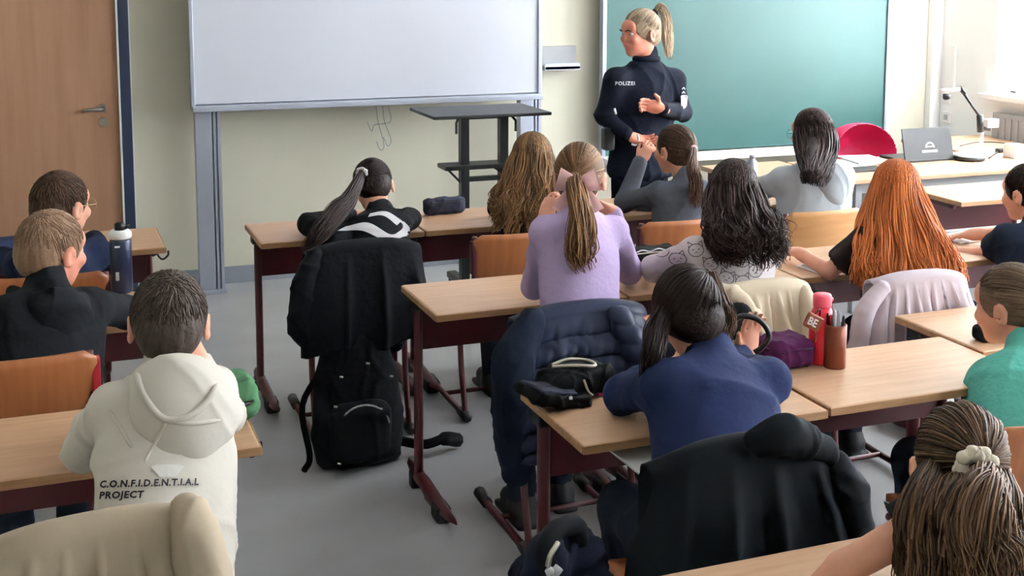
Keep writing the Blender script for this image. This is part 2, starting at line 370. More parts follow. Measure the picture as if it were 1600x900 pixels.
    if glasses:
        g = MB()
        for sx in (-1, 1):
            g.tube([H(sx*.033+.025*math.cos(a), .104, .002+.022*math.sin(a)) for a in np.linspace(0, 2*PI, 17)], .0016*hs, 5)
            g.tube([H(sx*.058, .102, .006), H(sx*.080, .07, .008), H(sx*.086, -.005, .006)], .0016*hs, 5)
        g.tube([H(-.009, .106, .006), H(.009, .106, .006)], .0016*hs, 5); g.out('glasses', M[glasses], r, True)
    # clothes
    if top:
        T = SDF(.03); f_ = fat*bulk; cuts = []; wz = waist
        T.loft(hip+up*-.02, neck-up*.0, right, [(0, .150*f_*wz, .108*bulk*wz, 0), (.25, .142*f_*wz, .105*bulk*wz, .0), (.5, .143*f_*wz, .105*bulk, 0), (.75, .150*f_, .102*bulk, 0), (.9, .11*f_, .085, 0), (1, .058, .056, 0)], k=.03)
        for sh, arm in ((shL, armL), (shR, armR)):
            e, wv = [np.array(x, float) for x in arm[:2]]
            T.cone(neck-up*.055, sh-up*.01, .048, .046*bulk*shr, k=.05)
            if sleeve == 'long': T.cone(sh-up*.005, e, .047*bulk*shr, .042*bulk, k=.04); T.cone(e, wv+(wv-e)*-.03, .045*bulk, .034*bulk, k=.02)
            elif sleeve == 'three': T.cone(sh-up*.005, e, .047*bulk*shr, .042*bulk, k=.04); T.cone(e, e+(wv-e)*.55, .045*bulk, .038*bulk, k=.02)
            else:
                fr = .66 if sleeve == 'short' else .30; en = sh+(e-sh)*fr; dd = (e-sh)/np.linalg.norm(e-sh)
                T.cone(sh, en, .053*bulk, .056*bulk, k=.03); cuts.append((en+dd*.052, .062*bulk))
        for c_, r_ in cuts: T.ell(c_, (r_, r_, r_), k=.006, cut=True)
        if collar: T.cone(neck-up*.01, neck+up*.03, .058, .055, k=.02)
        top_o = T.build('top', M[top], r, h=shirtres, fold=folds(foldamp, int(abs(hip[0]*100))+1))
    else: top_o = None
    if legs:
        T = SDF(.03); T.loft(hip-up*.06, hip+up*.10, right, [(0, .14*fat, .105, 0), (.5, .145*fat, .108, 0), (1, .135*fat, .1, 0)])
        for b, kn, an in feet: T.cone(b, kn, .078, .062, k=.04); T.cone(kn, an+np.array([0, 0, .0]), .062, .048)
        T.build('trousers', M[trouser], r, h=.011, fold=folds(.005, 3))
        for b, kn, an in feet:
            d = np.array([fw[0], fw[1], 0]) if standing is not None else np.array([0, 1., 0]); d /= np.linalg.norm(d)
            T = SDF(.03); g = an.copy(); g[2] = .045; T.cone(g-d*.03, g+d*.12, .042, .036); T.cone(an, g, .045, .045); T.box(g+d*.045-np.array([0, 0, .035]), (.045, .125, .012), .01, np.stack([np.cross(d, [0, 0, 1]), d, [0, 0, 1]], 1), k=.01)
            T.build('shoe', M[shoe], r, h=.01)
    return dict(r=r, R=R, head=head, hs=hs, H=H, top=top_o, right=right, up=up, fw=fw, neck=neck)

# ---------------------------------------------------------------- hair
def zmin(az): return np.interp(np.abs(az), [0, .5, 1.0, 1.5, 1.9, 2.4, PI], [.52, .50, .36, .08, -.16, -.46, -.56])
def scalp(n, seed, low=0.):
    r = np.random.default_rng(seed); o = []
    while len(o) < n:
        d = r.normal(size=3); d /= np.linalg.norm(d); az = math.atan2(d[0], d[1])
        if d[2] > zmin(az)-low*(abs(az) > 1.2): o.append(d)
    return np.array(o)
def surf(P, d, off=1.0):
    """directions (…,3) in head frame -> world points on the hair surface"""
    d = d/np.linalg.norm(d, axis=-1, keepdims=True); off = np.asarray(off)
    if off.ndim and off.ndim < d.ndim: off = off[..., None]
    q = (HC+d*(HR*off))*P['hs']; return P['head']+q@P['R'].T
def cap(P, m, off=1.0, name='hair', extra=None, cover_ears=False, nape=-.075):
    S = SDF(.006); R, hs, H = P['R'], P['hs'], P['H']
    S.ell(H(*HC), HR*hs*off, R); S.ell(H(0, -.055, -.02), np.array([.062, .05, .06])*hs, R, k=.03)
    S.ell(H(0, .088, -.055), np.array([.064, .085, .112])*hs, R, k=.006, cut=True)
    S.box(H(0, 0, nape-.06), (.15*hs, .2*hs, .06*hs), .01, R, cut=True)
    if not cover_ears:
        for sx in (-1, 1): S.ell(H(sx*.088, .012, -.028), np.array([.02, .034, .044])*hs, R, cut=True)
    if extra: extra(S)
    return S.build(name, m, P['r'], h=.006)
def wav(L, S, seed, amp): 
    r = np.random.default_rng(seed); t = np.linspace(0, 1, S)[None, :]
    ph = r.uniform(0, 6.28, (L, 1, 3)); k = r.uniform(5, 11, (L, 1, 3)); return amp*np.sin(k*t[..., None]+ph)*t[..., None]
def tubes_taper(L, S, r0, r1, seed):
    r = np.random.default_rng(seed); t = np.linspace(0, 1, S)[None, :]; return (r0+(r1-r0)*t**2)*r.uniform(.7, 1.3, (L, 1))
def short_hair(P, m, n=900, seed=1, ln=.42, crown=(0.1, -.45, .88), rad=.0034):
    o = cap(P, m, 1.0); d = scalp(n, seed); cr = np.tile(np.array(crown, float), (n, 1)); S = 6
    r = np.random.default_rng(seed+1); cr = cr+r.normal(size=cr.shape)*.12
    ang = np.arccos(np.clip((cr*d).sum(1)/np.linalg.norm(cr, axis=1), -1, 1))[:, None, None]+.15
    t = np.linspace(0, 1, S)[None, :, None]; tt = 1+t*ln/ang*r.uniform(.5, 1.1, (n, 1, 1))
    D = slerp(cr[:, None]+0*t, d[:, None]+0*t, np.minimum(tt, 1.6)); off = 1.0+.035*t[..., 0]*r.uniform(.3, 1.3, (n, 1))-.01
    pts = surf(P, D, off); var = r.beta(1.6, 3, (n, 1))+.12*t[..., 0]
    return join_into(o, locks_mesh('tufts', pts, tubes_taper(n, S, rad, .0008, seed), m, P['r'], var), P, P['R']@np.array(crown))
def pulled_hair(P, m, knot, n=420, seed=1, rad=.0042, loose=0., low=0.):
    n = int(n*1.7); rad *= .72; o = cap(P, m, .995, nape=-.075-low*.1); d = scalp(n, seed, low); S = 12; t = np.linspace(0, 1, S)[None, :, None]; r = np.random.default_rng(seed)
    K = np.tile(np.array(knot, float), (n, 1)); D = slerp(d[:, None]+0*t, K[:, None]+0*t, t)
    off = 1.005+.02*np.sin(PI*t[..., 0])*r.uniform(0, 1, (n, 1))+.05*t[..., 0]**6+loose*np.sin(PI*t[..., 0])*r.uniform(-.2, 1, (n, 1))**3
    pts = surf(P, D, off)
    return join_into(o, locks_mesh('tufts', pts, tubes_taper(n, S, rad, .003, seed), m, P['r'], r.beta(1.6, 3, (n, 1))+0*t[..., 0]), P, P['R']@np.array(knot))
def tail(P, m, pts, widths, n=90, seed=2, rad=.0042, name='ponytail', wave=.008, tip=1.0, flat=.7, fray=1., lighten=.15):
    """bundle of locks following a guide curve, widths = bundle radius along it"""
    n = int(n*2.2); rad *= .68; G = catmull(pts, 6); S = len(G); r = np.random.default_rng(seed); W = np.interp(np.linspace(0, 1, S), np.linspace(0, 1, len(widths)), widths)
    a = r.uniform(0, 2*PI, n); q = np.sqrt(r.uniform(.05, 1, n)); T = np.gradient(G, axis=0); T /= np.linalg.norm(T, axis=1)[:, None]
    N = np.cross(T, np.array([.3, -.9, .1])); N /= np.linalg.norm(N, axis=1)[:, None]; B = np.cross(T, N)
    off = (N[None]*(q*np.cos(a))[:, None, None]+B[None]*(q*np.sin(a)*flat)[:, None, None])*W[None, :, None]
    t = np.linspace(0, 1, S); cl = r.integers(0, 7, n); wv = np.random.default_rng(seed+9).uniform(0, 6, (7, 3))
    wave_ = wave*np.sin(t[None, :, None]*9+wv[cl][:, None, :])*t[None, :, None]*1.2+wav(n, S, seed, wave*.22+.001)
    pp = G[None]+off+wave_; L_ = r.uniform(.78, 1, n)*tip
    idx = np.clip(np.linspace(0, 1, S)[None]*L_[:, None]*(S-1), 0, S-1.001); i0 = idx.astype(int); fr = (idx-i0)[..., None]
    ar = np.arange(n)[:, None]; pp = pp[ar, i0]*(1-fr)+pp[ar, i0+1]*fr
    var = r.beta(1.5, 2.6, (n, 1))+lighten*t[None, :]
    # soft core so the bundle is never see-through
    C_ = SDF(.01)
    for i in range(0, S-2, 3):
        j = min(i+3, S-1)
        if i < S*.72: C_.cone(G[i], G[j], W[i]*.66*max(flat, .6), W[j]*.62*max(flat, .6))
    o = C_.build(name, m, P['r'], h=.006)
    return join_into(o, locks_mesh('tufts', pp, tubes_taper(n, S, rad, .0012, seed), m, P['r'], var))
def long_hair(P, m, end, halfw, n=420, seed=3, part=(0., .15, 1), azlo=.9, bulge=.05, wave=.012, rad=.005, depth=.05, lighten=.2, flatz=.04, ragged=.05):
    """hair falling free over back and shoulders; end = centre of the tips (world)"""
    n = int(n*2.6); rad *= .66; r = np.random.default_rng(seed); hs = P['hs']; end = np.array(end, float)
    rt, bk = P['R']@np.array([1, 0, 0]), P['R']@np.array([0, -1, 0]); rt = np.array([rt[0], rt[1], 0]); rt /= np.linalg.norm(rt); bk = np.array([bk[0], bk[1], 0]); bk /= np.linalg.norm(bk)
    az = r.uniform(-1, 1, n)*(PI-azlo)+PI; S1, S2 = 8, 14
    d1 = np.stack([np.sin(az), np.cos(az), r.uniform(-.6, .25, n)], 1)
    d0 = np.array(part, float)+np.stack([np.sin(az)*.18, r.uniform(-.5, .35, n), np.zeros(n)], 1)
    t = np.linspace(0, 1, S1)[None, :, None]; D = slerp(d0[:, None]+0*t, d1[:, None]+0*t, t); a1 = surf(P, D, 1.01+.03*r.uniform(0, 1, (n, 1))+.03*t[..., 0])
    x = np.sin(az)[:, None]; y = -np.cos(az)[:, None]
    q = a1[:, -1]
    tipz = r.uniform(-.02, ragged, (n, 1))
    E_ = end+rt*(x*halfw+r.normal(size=(n, 1))*.012)+bk*(y*depth*1.0-depth*.5+r.uniform(-.02, .02, (n, 1)))+np.array([0, 0, 1])*(tipz+flatz*np.abs(x)*.5)
    sc_ = r.uniform(.75, 1.1, (n, 1)); tg_ = a1[:, -1]-a1[:, -2]; tg_ /= np.linalg.norm(tg_, axis=1)[:, None]; dl_ = np.linalg.norm(E_-q, axis=1)[:, None]; m1 = q+tg_*dl_*.30+(rt*x+bk*np.maximum(y, 0))*bulge*.25*sc_; m2 = q+(E_-q)*.7+(rt*x+bk*(.5+.5*y))*bulge*.7*sc_+bk*.012
    E_ = E_+bk*.01
    u = np.linspace(0, 1, S2)[None, 1:, None]; b = (1-u)**3*q[:, None]+3*(1-u)**2*u*m1[:, None]+3*(1-u)*u*u*m2[:, None]+u**3*E_[:, None]
    rc_ = np.random.default_rng(seed+8).uniform(-.5, .5, 26); cl = ((az-azlo)/(2*(PI-azlo))*26).astype(int) % 26; ph = np.random.default_rng(seed+5).uniform(0, 6.28, (26, 3))
    b = b+wave*np.sin(u*np.array([11, 8, 6])+ph[cl][:, None, :])*u+wav(n, S2-1, seed, wave*.18+.0015)
    pts = np.concatenate([a1, b], 1); S = pts.shape[1]; tt = np.linspace(0, 1, S)[None]
    clv = np.random.default_rng(seed+6).uniform(-.18, .22, 26)[cl][:, None]
    var = r.beta(1.8, 3.2, (n, 1))+clv+lighten*tt
    cen = surf(P, np.array([0, -1, -.3]), 1.0)
    cw_ = min(.05, halfw*.45); cr_ = min(.038, halfw*.42)
    def ex(T):
        lo_ = end+np.array([0, 0, .05])-bk*.015
        for sx in (-1, -.5, 0, .5, 1):
            a = P['head']+P['R']@(np.array([sx*cw_, -.035, .0])*hs); e = lo_+rt*sx*halfw*.62; mm = (a+e)/2+(rt*sx+bk*.2)*bulge*.4
            T.cone(a, mm, cr_, cr_*.85, k=.02); T.cone(mm, e, cr_*.85, .012, k=.02)
    o = cap(P, m, .995, extra=None, cover_ears=True, nape=-.11)
    T = SDF(.02); ex(T); o2 = T.build('under', m, None, h=.008)
    # merge under-volume into the cap
    v = np.empty(len(o2.data.vertices)*3, np.float32); o2.data.vertices.foreach_get('co', v); v = v.reshape(-1, 3)
    Mi = np.array(P['r'].matrix_world.inverted()); v = v@Mi[:3, :3].T+Mi[:3, 3]; o2.data.vertices.foreach_set('co', v.astype(np.float32).ravel())
    a_ = o2.data.attributes.new('v', 'FLOAT', 'POINT'); a_.data.foreach_set('value', np.full(len(v), .1, np.float32)); join_into(o, o2)
    return join_into(o, locks_mesh('tufts', pts, tubes_taper(n, S, rad, .0015, seed), m, P['r'], var), P, (0, 0, 1))
def scrunchie(P, c, axis, R_, r_, m, name='hair_tie', seed=0):
    c = np.array(c, float); axis = np.array(axis, float); axis /= np.linalg.norm(axis); u = np.cross(axis, [.2, .1, 1]); u /= np.linalg.norm(u); v = np.cross(axis, u)
    n = 150; a = np.linspace(0, 2*PI, n); rr = r_*(1+.13*np.sin(a*17+seed)+.1*np.sin(a*7)+.06*np.sin(a*31)); pts = [c+(u*math.cos(x)+v*math.sin(x))*(R_*(1+.10*math.sin(x*9)))+axis*.15*r_*math.sin(x*11) for x in a]
    return MB().tube(pts, rr, 10, False).out(name, m, P['r'], True)
def ray_decal(name, m, parent, target, o0, right, up, normal, polys, tris=None, off=.002, push=.5):
    """lay flat printed outlines on a cloth surface: polys = lists of 2-D points"""
    bpy.context.view_layer.update(); Wd = np.array(target.matrix_world); n = len(target.data.vertices); v = np.empty(n*3); target.data.vertices.foreach_get('co', v); v = v.reshape(-1, 3)@Wd[:3, :3].T+Wd[:3, 3]
    bt = BVHTree.FromPolygons([tuple(x) for x in v], [tuple(p.vertices) for p in target.data.polygons])
    B = MB(); nn = Vector(normal).normalized(); cnt = 0
    for poly, faces in polys:
        pv = []; ok = True
        for x, y in poly:
            s = Vector(o0)+Vector(right)*x+Vector(up)*y+nn*push; h = bt.ray_cast(s, -nn, push+.7)
            if h[0] is None: ok = False; break
            pv.append(h[0]+nn*off)
        if ok: B.add(pv, faces)
    return B.out(name, m, parent) if B.f else None
def text_polys(s, size, shear=0, spacing=1.0, sub=1, offset=0.0):
    cu = bpy.data.curves.new('t', 'FONT'); cu.body = s; cu.size = size; cu.space_character = spacing; cu.shear = shear; cu.resolution_u = 2; cu.offset = offset
    ob = bpy.data.objects.new('t', cu); C.objects.link(ob); dg = bpy.context.evaluated_depsgraph_get(); me = bpy.data.meshes.new_from_object(ob.evaluated_get(dg))
    bm = bmesh.new(); bm.from_mesh(me)
    bmesh.ops.triangulate(bm, faces=bm.faces[:])
    for _ in range(sub): bmesh.ops.subdivide_edges(bm, edges=[e for e in bm.edges if e.calc_length() > size*.25], cuts=1)
    bmesh.ops.triangulate(bm, faces=bm.faces[:])
    out = [([(v.co.x, v.co.y) for v in f.verts], [tuple(range(len(f.verts)))]) for f in bm.faces]; bm.free()
    bpy.data.objects.remove(ob); bpy.data.curves.remove(cu); bpy.data.meshes.remove(me); return out
def stroke(pts, w_, closed=False):
    P = np.array(pts, float); o = []; n = len(P)
    for i in range(n if closed else n-1):
        a, b = P[i], P[(i+1) % n]; d = b-a; d /= np.linalg.norm(d)+1e-9; q = np.array([-d[1], d[0]])*w_/2; o.append(([a-q, b-q, b+q, a+q], [(0, 1, 2, 3)]))
    return o

# ================================================================ the room
YW = 7.64; XL, YB, ZC = -3.2, -2.6, 3.05
def wallbox(name, x0, x1, y0, y1, z0, z1, m): return struct(MB().box(x0, x1, y0, y1, z0, z1).out(name, M[m]))
wallbox('floor', XL-.2, XR+.5, YB-.2, YW+.2, -.12, 0, 'floor')
wallbox('ceiling', XL-.2, XR+.5, YB-.2, YW+.2, ZC, ZC+.15, 'ceil')
wallbox('wall_front', XL-.2, XR+.5, YW, YW+.2, 0, ZC, 'wall')
wallbox('wall_left', XL-.2, XL, YB-.2, YW, 0, ZC, 'wall')
wallbox('wall_back', XL-.2, XR+.5, YB-.2, YB, 0, ZC, 'wall')
B = MB(); ys = [YB]+[q for a, b in sorted(WINS) for q in (a, b)]+[YW]
for a, b in zip(ys[::2], ys[1::2]): B.box(XR, XR+.28, a, b, 0, ZC)
for a, b in WINS: B.box(XR, XR+.28, a, b, 0, .98).box(XR, XR+.28, a, b, 2.9, ZC)
struct(B.out('wall_right', M['white']))
for i, (a, b) in enumerate(sorted(WINS, reverse=True)):
    f = MB(); t = .05
    f.box(XR+.14, XR+.20, a, a+t, .98, 2.9).box(XR+.14, XR+.20, b-t, b, .98, 2.9).box(XR+.14, XR+.20, a, b, .98, .98+t).box(XR+.14, XR+.20, a, b, 2.9-t, 2.9)
    f.box(XR+.14, XR+.20, (a+b)/2-.03, (a+b)/2+.03, .98, 2.9)
    wn = struct(f.out('window_%d' % (i+1), M['white']))
    MB().box(XR+.165, XR+.17, a+t, (a+b)/2-.03, 1.03, 2.85).out('window_pane', M['glass'], wn)
    MB().box(XR+.165, XR+.17, (a+b)/2+.03, b-t, 1.03, 2.85).out('window_pane', M['glass'], wn)
    MB().box(XR-.10, XR+.14, a-.06, b+.06, .985, 1.02, .006).out('window_sill', M['white'], wn)
struct(MB().box(.50, XR, YW-.012, YW, 0, .10, .003).out('baseboard_front', M['base']))
struct(MB().box(XR-.012, XR, YB, YW, 0, .10, .003).out('baseboard_right', M['base']))
struct(MB().box(XR-.09, XR, YW-.06, YW, 0, ZC, .004).out('trim_1', M['white']))     # corner casing
# door
d = struct(MB().box(-.47, .455, YW-.035, YW+.02, .008, 2.06, .002).out('door_1', M['door']))
MB().box(.455, .512, YW-.06, YW+.02, 0, 2.12, .004).box(-.53, -.47, YW-.06, YW+.02, 0, 2.12, .004).box(-.53, .512, YW-.06, YW+.02, 2.06, 2.12, .004).out('door_frame', M['navyframe'], d)
MB().box(.445, .455, YW-.066, YW-.03, 0, 2.06).box(.512, .52, YW-.03, YW, 0, 2.13).out('door_seal', M['white'], d)
hx = A(157, 170, YW-.06)
h_ = MB().tube([hx+[.012, .03, 0], hx+[.012, -.02, 0], hx+[-.01, -.03, 0], hx+[-.095, -.03, -.004]], [.011, .011, .012, .009], 10); h_.out('door_handle', M['steel'], d, True)
MB().tube([hx+[.012, .035, 0], hx+[.012, .018, 0]], [.026, .026], 16).out('handle_rosette', M['steel'], d)
MB().tube([hx+[.015, .035, -.078], hx+[.015, .015, -.078]], [.027, .027], 16).tube([hx+[.015, .016, -.075], hx+[.015, .010, -.075]], [.009, .009], 8).out('lock_rosette', M['steel'], d)

# whiteboard
wb = root('whiteboard', 'large white projection board on two grey metal columns', 'whiteboard', (1.87, 7.4, 0))
MB().box(.835, 2.895, 7.375, 7.40, 1.10, 2.45, .003).out('board_panel', M['screen'], wb)
MB().box(.815, .838, 7.362, 7.412, 1.07, 2.47, .004).box(2.893, 2.918, 7.362, 7.412, 1.07, 2.47, .004).box(.82, 2.915, 7.362, 7.412, 2.448, 2.475, .004).out('board_frame', M['alu'], wb)
MB().box(.82, 2.915, 7.335, 7.412, 1.062, 1.096, .005).box(.82, 2.915, 7.325, 7.337, 1.062, 1.085, .003).out('pen_tray', M['alu'], wb)
for x0 in (.84, 2.80):
    MB().box(x0, x0+.09, 7.43, 7.50, .02, 2.3, .004).box(x0+.10, x0+.112, 7.43, 7.47, .02, 2.3).box(x0+.122, x0+.14, 7.43, 7.47, .02, 2.3).box(x0+.09, x0+.13, 7.46, 7.50, .02, 2.3).box(x0-.01, x0+.15, 7.40, 7.52, 0, .02, .004).out('column', M['alu'], wb)
q = MB()
for k, (a, b, c_) in enumerate(((588, 600, 235), (598, 611, 228), (607, 586, 205))):
    q.tube(catmull([A(a, 166, 7.45), A(a+3, 190, 7.47), A(b, c_-10, 7.5), A(b-5, c_, 7.5), A(b-12, c_-14, 7.5)], 5), .0028, 5)
tag(q.out('hanging_cable', M['greypl'], None, True), 'thin white cables hanging down under the white projection board', 'cable')
# wall bracket next to board
sb = root('wall_shelf', 'small grey metal wall box with a ledge between white board and green chalkboard', 'shelf', (3.12, YW, 1.25))
a, b = A(846, 73, 7.6), A(901, 100, 7.6)
MB().box(a[0], b[0], YW-.03, YW, b[2], a[2], .004).out('back_plate', M['greypl'], sb)
MB().box(a[0]-.0, b[0], YW-.10, YW-.03, b[2]-.03, b[2]-.005, .004).box(a[0], b[0], YW-.10, YW-.092, b[2]-.03, b[2]+.012).out('ledge', M['alu'], sb)
# chalkboard
cb = root('chalkboard', 'wide green chalkboard behind the standing officer', 'chalkboard', (4.5, 7.55, .6))
MB().box(3.42, 5.59, 7.53, 7.56, .655, 1.95, .002).out('board_panel', M['chalk'], cb)
MB().box(3.395, 3.422, 7.515, 7.57, .63, 1.97, .003).box(5.588, 5.605, 7.515, 7.57, .63, 1.97, .003).box(3.40, 5.60, 7.515, 7.57, 1.948, 1.97, .003).out('board_frame', M['alu'], cb)
MB().box(3.40, 5.60, 7.44, 7.575, .605, .645, .005).box(3.40, 5.60, 7.43, 7.442, .60, .66, .003).out('chalk_tray', M['white'], cb)
# AV cart
ct = root('presentation_cart', 'tall black metal cart with a flat top under the white board', 'cart', (2.36, 6.9, 0), 0)
k0, k1 = A(722, 180, 6.9), A(783, 176, 6.9)
zt = A(745, 172, 6.9)[2]
MB().box(k0[0]-.25, k1[0]+.20, 6.62, 7.10, zt-.012, zt+.006, .004).out('top_shelf', M['blackm'], ct)
MB().box(k0[0]-.02, k1[0]+.02, 6.84, 6.90, zt-.045, zt-.012, .003).out('top_rail', M['blackm'], ct)
for q in (k0, k1):
    MB().box(q[0]-.024, q[0]+.024, 6.84, 6.90, .06, zt-.012, .004).out('post', M['blackm'], ct)
    MB().tube([(q[0]+(-.04 if q is k0 else .04), 6.84, zt-.03), (q[0]+(-.06 if q is k0 else .06), 6.82, zt-.06), (q[0]+(-.06 if q is k0 else .06), 6.82, zt-.12)], .008, 6).out('clamp', M['black'], ct)
    MB().box(q[0]-.03, q[0]+.03, 6.62, 7.12, .05, .09, .01).out('foot_bar', M['blackm'], ct)
    for y in (6.65, 7.09): MB().lathe([(.02, 0), (.026, .004), (.026, .046), (.02, .05)], 12, (q[0], y, 0)).out('caster', M['black'], ct, True)
zl = A(745, 257, 6.9)[2]; zl2 = A(745, 277, 6.9)[2]
MB().box(k0[0]-.13, k1[0]+.13, 6.80, 6.96, zl-.012, zl+.012, .003).out('lower_shelf', M['blackm'], ct)
MB().box(k0[0], k1[0], 6.845, 6.885, zl2-.014, zl2+.012, .003).tube([(k0[0]-.11, 6.87, zl), (k0[0]-.01, 6.87, zl2-.03)], .007, 6).tube([(k1[0]-.08, 6.87, zl), (k1[0]-.0, 6.87, zl2+.02)], .007, 6).out('brace', M['blackm'], ct)
# switches on right-hand wall corner
for k, (px, y0, y1) in enumerate(((1478, 142, 162), (1478, 174, 192))):
    a = A(px-8, y0, YW-.07); b = A(px+6, y1, YW-.07)
    # plates sit on the right wall face
    p = AX.T@np.array([(px-PCX)/FPX, -((y0+y1)/2-PCY)/FPX, 1.]); t = (XR-.01)/p[0]; Y_, Z_ = p[1]*t, CAMH+p[2]*t
    s_ = root('wall_socket', ('white wall plate behind the document camera head' if k == 0 else 'white wall plate with a small switch, the lower one by the corner'), 'switch', (XR, Y_, Z_))
    MB().box(XR-.012, XR, Y_-.045, Y_+.045, Z_-.04, Z_+.04, .003).out('plate', M['white'], s_)
    MB().box(XR-.018, XR-.010, Y_-.018, Y_+.018, Z_-.02, Z_+.02, .002).out('rocker', M['greypl'], s_)
B = MB().box(XR-.02, XR, 7.42, 7.46, 1.02, 1.32, .003); tag(B.out('cable_duct', M['white']), 'narrow white vertical cable duct above the wall plates', 'duct')
# low cabinet by window
cab = root('low_cabinet', 'low pale cabinet in the window corner behind the document camera', 'cabinet', (5.9, 6.6, 0))
MB().box(5.42, XR-.02, 6.15, 7.1, .70, .725, .003).out('top', M['beech'], cab); MB().box(5.45, XR-.02, 6.18, 7.08, .06, .70).out('body', M['greypl'], cab)
MB().box(5.44, 5.452, 6.20, 6.62, .10, .68, .002).out('door', M['white'], cab); MB().box(5.44, 5.452, 6.64, 7.06, .10, .68, .002).out('door', M['white'], cab)
rd = root('radiator', 'grey radiator under the window sill at the right edge', 'radiator', (XR-.05, 5.9, 0))
MB().box(XR-.07, XR-.015, 5.3, 6.95, .30, .90, .01).out('panel', M['greypl'], rd)
for k in range(26): MB().box(XR-.078, XR-.07, 5.33+k*.062, 5.36+k*.062, .33, .87, .002).out('fin', M['greypl'], rd)

# ================================================================ desks
DW, DD, DH = .70, .43, .75
def desk(x, y, label, shelf=False, wd=DW):
    r = root('school_desk', label, 'desk', (x+wd/2, y+DD/2, 0), 0, 'school desks in rows')
    MB().box(x+.004, x+wd-.004, y, y+DD, DH-.026, DH, .007).out('desktop', M['beech'], r)
    MB().box(x+.002, x+wd-.002, y-.001, y+.002, DH-.023, DH-.003, .001).box(x+.001, x+.0045, y+.004, y+DD-.004, DH-.023, DH-.003, .001).box(x+wd-.0045, x+wd-.001, y+.004, y+DD-.004, DH-.023, DH-.003, .001).out('edge_band', M['beech_edge'], r)
    MB().box(x+.03, x+wd-.03, y+DD-.075, y+DD-.055, DH-.225, DH-.075, .003).out('front_panel', M['red'], r)
    for sx, px in ((-1, x+.045), (1, x+wd-.045)):
        yp = y+DD-.065
        pts = catmull([(px, yp+.005, .05), (px, yp, .30), (px, yp, .60), (px, yp-.005, .685), (px, yp-.045, .712), (px, y+.10, .712)], 6)
        q = MB(); v, f = tube(pts, 1, 8); P = np.array(v).reshape(-1, 8, 3)
        G = pts[:, None, :]; off = P-G; off[..., 0] *= .0165; off[..., 1] *= .028; off[..., 2] *= .02; q.add((G+off).reshape(-1, 3), f); q.out('leg', M['red'], r, True)
        q = MB(); pts = np.array([(px, yp+.03, .045), (px, yp-.06, .055), (px, y+.16, .04), (px, y+.11, .03)]); v, f = tube(pts, 1, 8); P = np.array(v).reshape(-1, 8, 3); G = pts[:, None, :]; off = P-G; off[..., 0] *= .022; off[..., 2] *= .024
        q.add((G+off).reshape(-1, 3), f); q.out('foot_bar', M['red'], r, True)
        MB().box(px-.026, px+.026, y+.055, y+.14, 0, .055, .010).out('foot_cap', M['black'], r)
        MB().box(px-.026, px+.026, yp+.005, yp+.055, 0, .06, .010).out('foot_cap', M['black'], r)
        MB().box(px-.028, px+.028, yp-.04, yp+.02, DH-.075, DH-.026, .006).out('bracket', M['black'], r)
    hkx = x+wd-.01; MB().tube(catmull([(hkx-.02, y+.16, DH-.03), (hkx-.015, y+.16, DH-.06), (hkx+.005, y+.16, DH-.085), (hkx+.028, y+.16, DH-.07), (hkx+.03, y+.16, DH-.05)], 4), .0045, 6).out('bag_hook', M['black'], r)
    return r
DESKS = [
 (.84, 5.25, 'front row desk at its left end, under the child in the striped sweater'),
 (1.545, 5.25, 'front row desk holding the dark patterned pencil case'),
 (2.25, 5.25, 'front row desk in front of the girl in the grey top'),
 (2.955, 5.25, 'front row desk of the girl in the pale grey hoodie'),
 (1.195, 3.96, 'second row desk at its left end, where the girl with the pink bow sits'),
 (1.90, 3.96, 'second row desk with the flat black and pink pencil case on it'),
 (2.605, 3.96, 'second row desk of the girl with long red hair'),
 (3.31, 3.96, 'second row desk at the right edge under the arm of the child in navy'),
 (1.19, 2.73, 'third row desk with the big open black pencil case on its corner'),
 (1.90, 2.74, 'third row desk carrying the red bottle and purple pencil case'),
 (2.61, 2.99, 'third row desk at the right edge behind the girl in teal'),
 (-.225, 3.01, 'left column desk where the boy in the cream hoodie sits'),
 (-.225, 5.32, 'left column desk nearest the door, with a bag hook on its side'),
 (-.30, 4.21, 'left column desk with the navy drinking bottle'),
 (1.02, 1.645, 'nearest desk cut by the bottom edge, left piece of its pair'),
 (1.73, 1.645, 'nearest desk at the bottom right under the girl with the scrunchie'),
 (4.17, 4.98, 'front row desk at the far right near the teacher table'),
]
for a in DESKS: desk(*a)

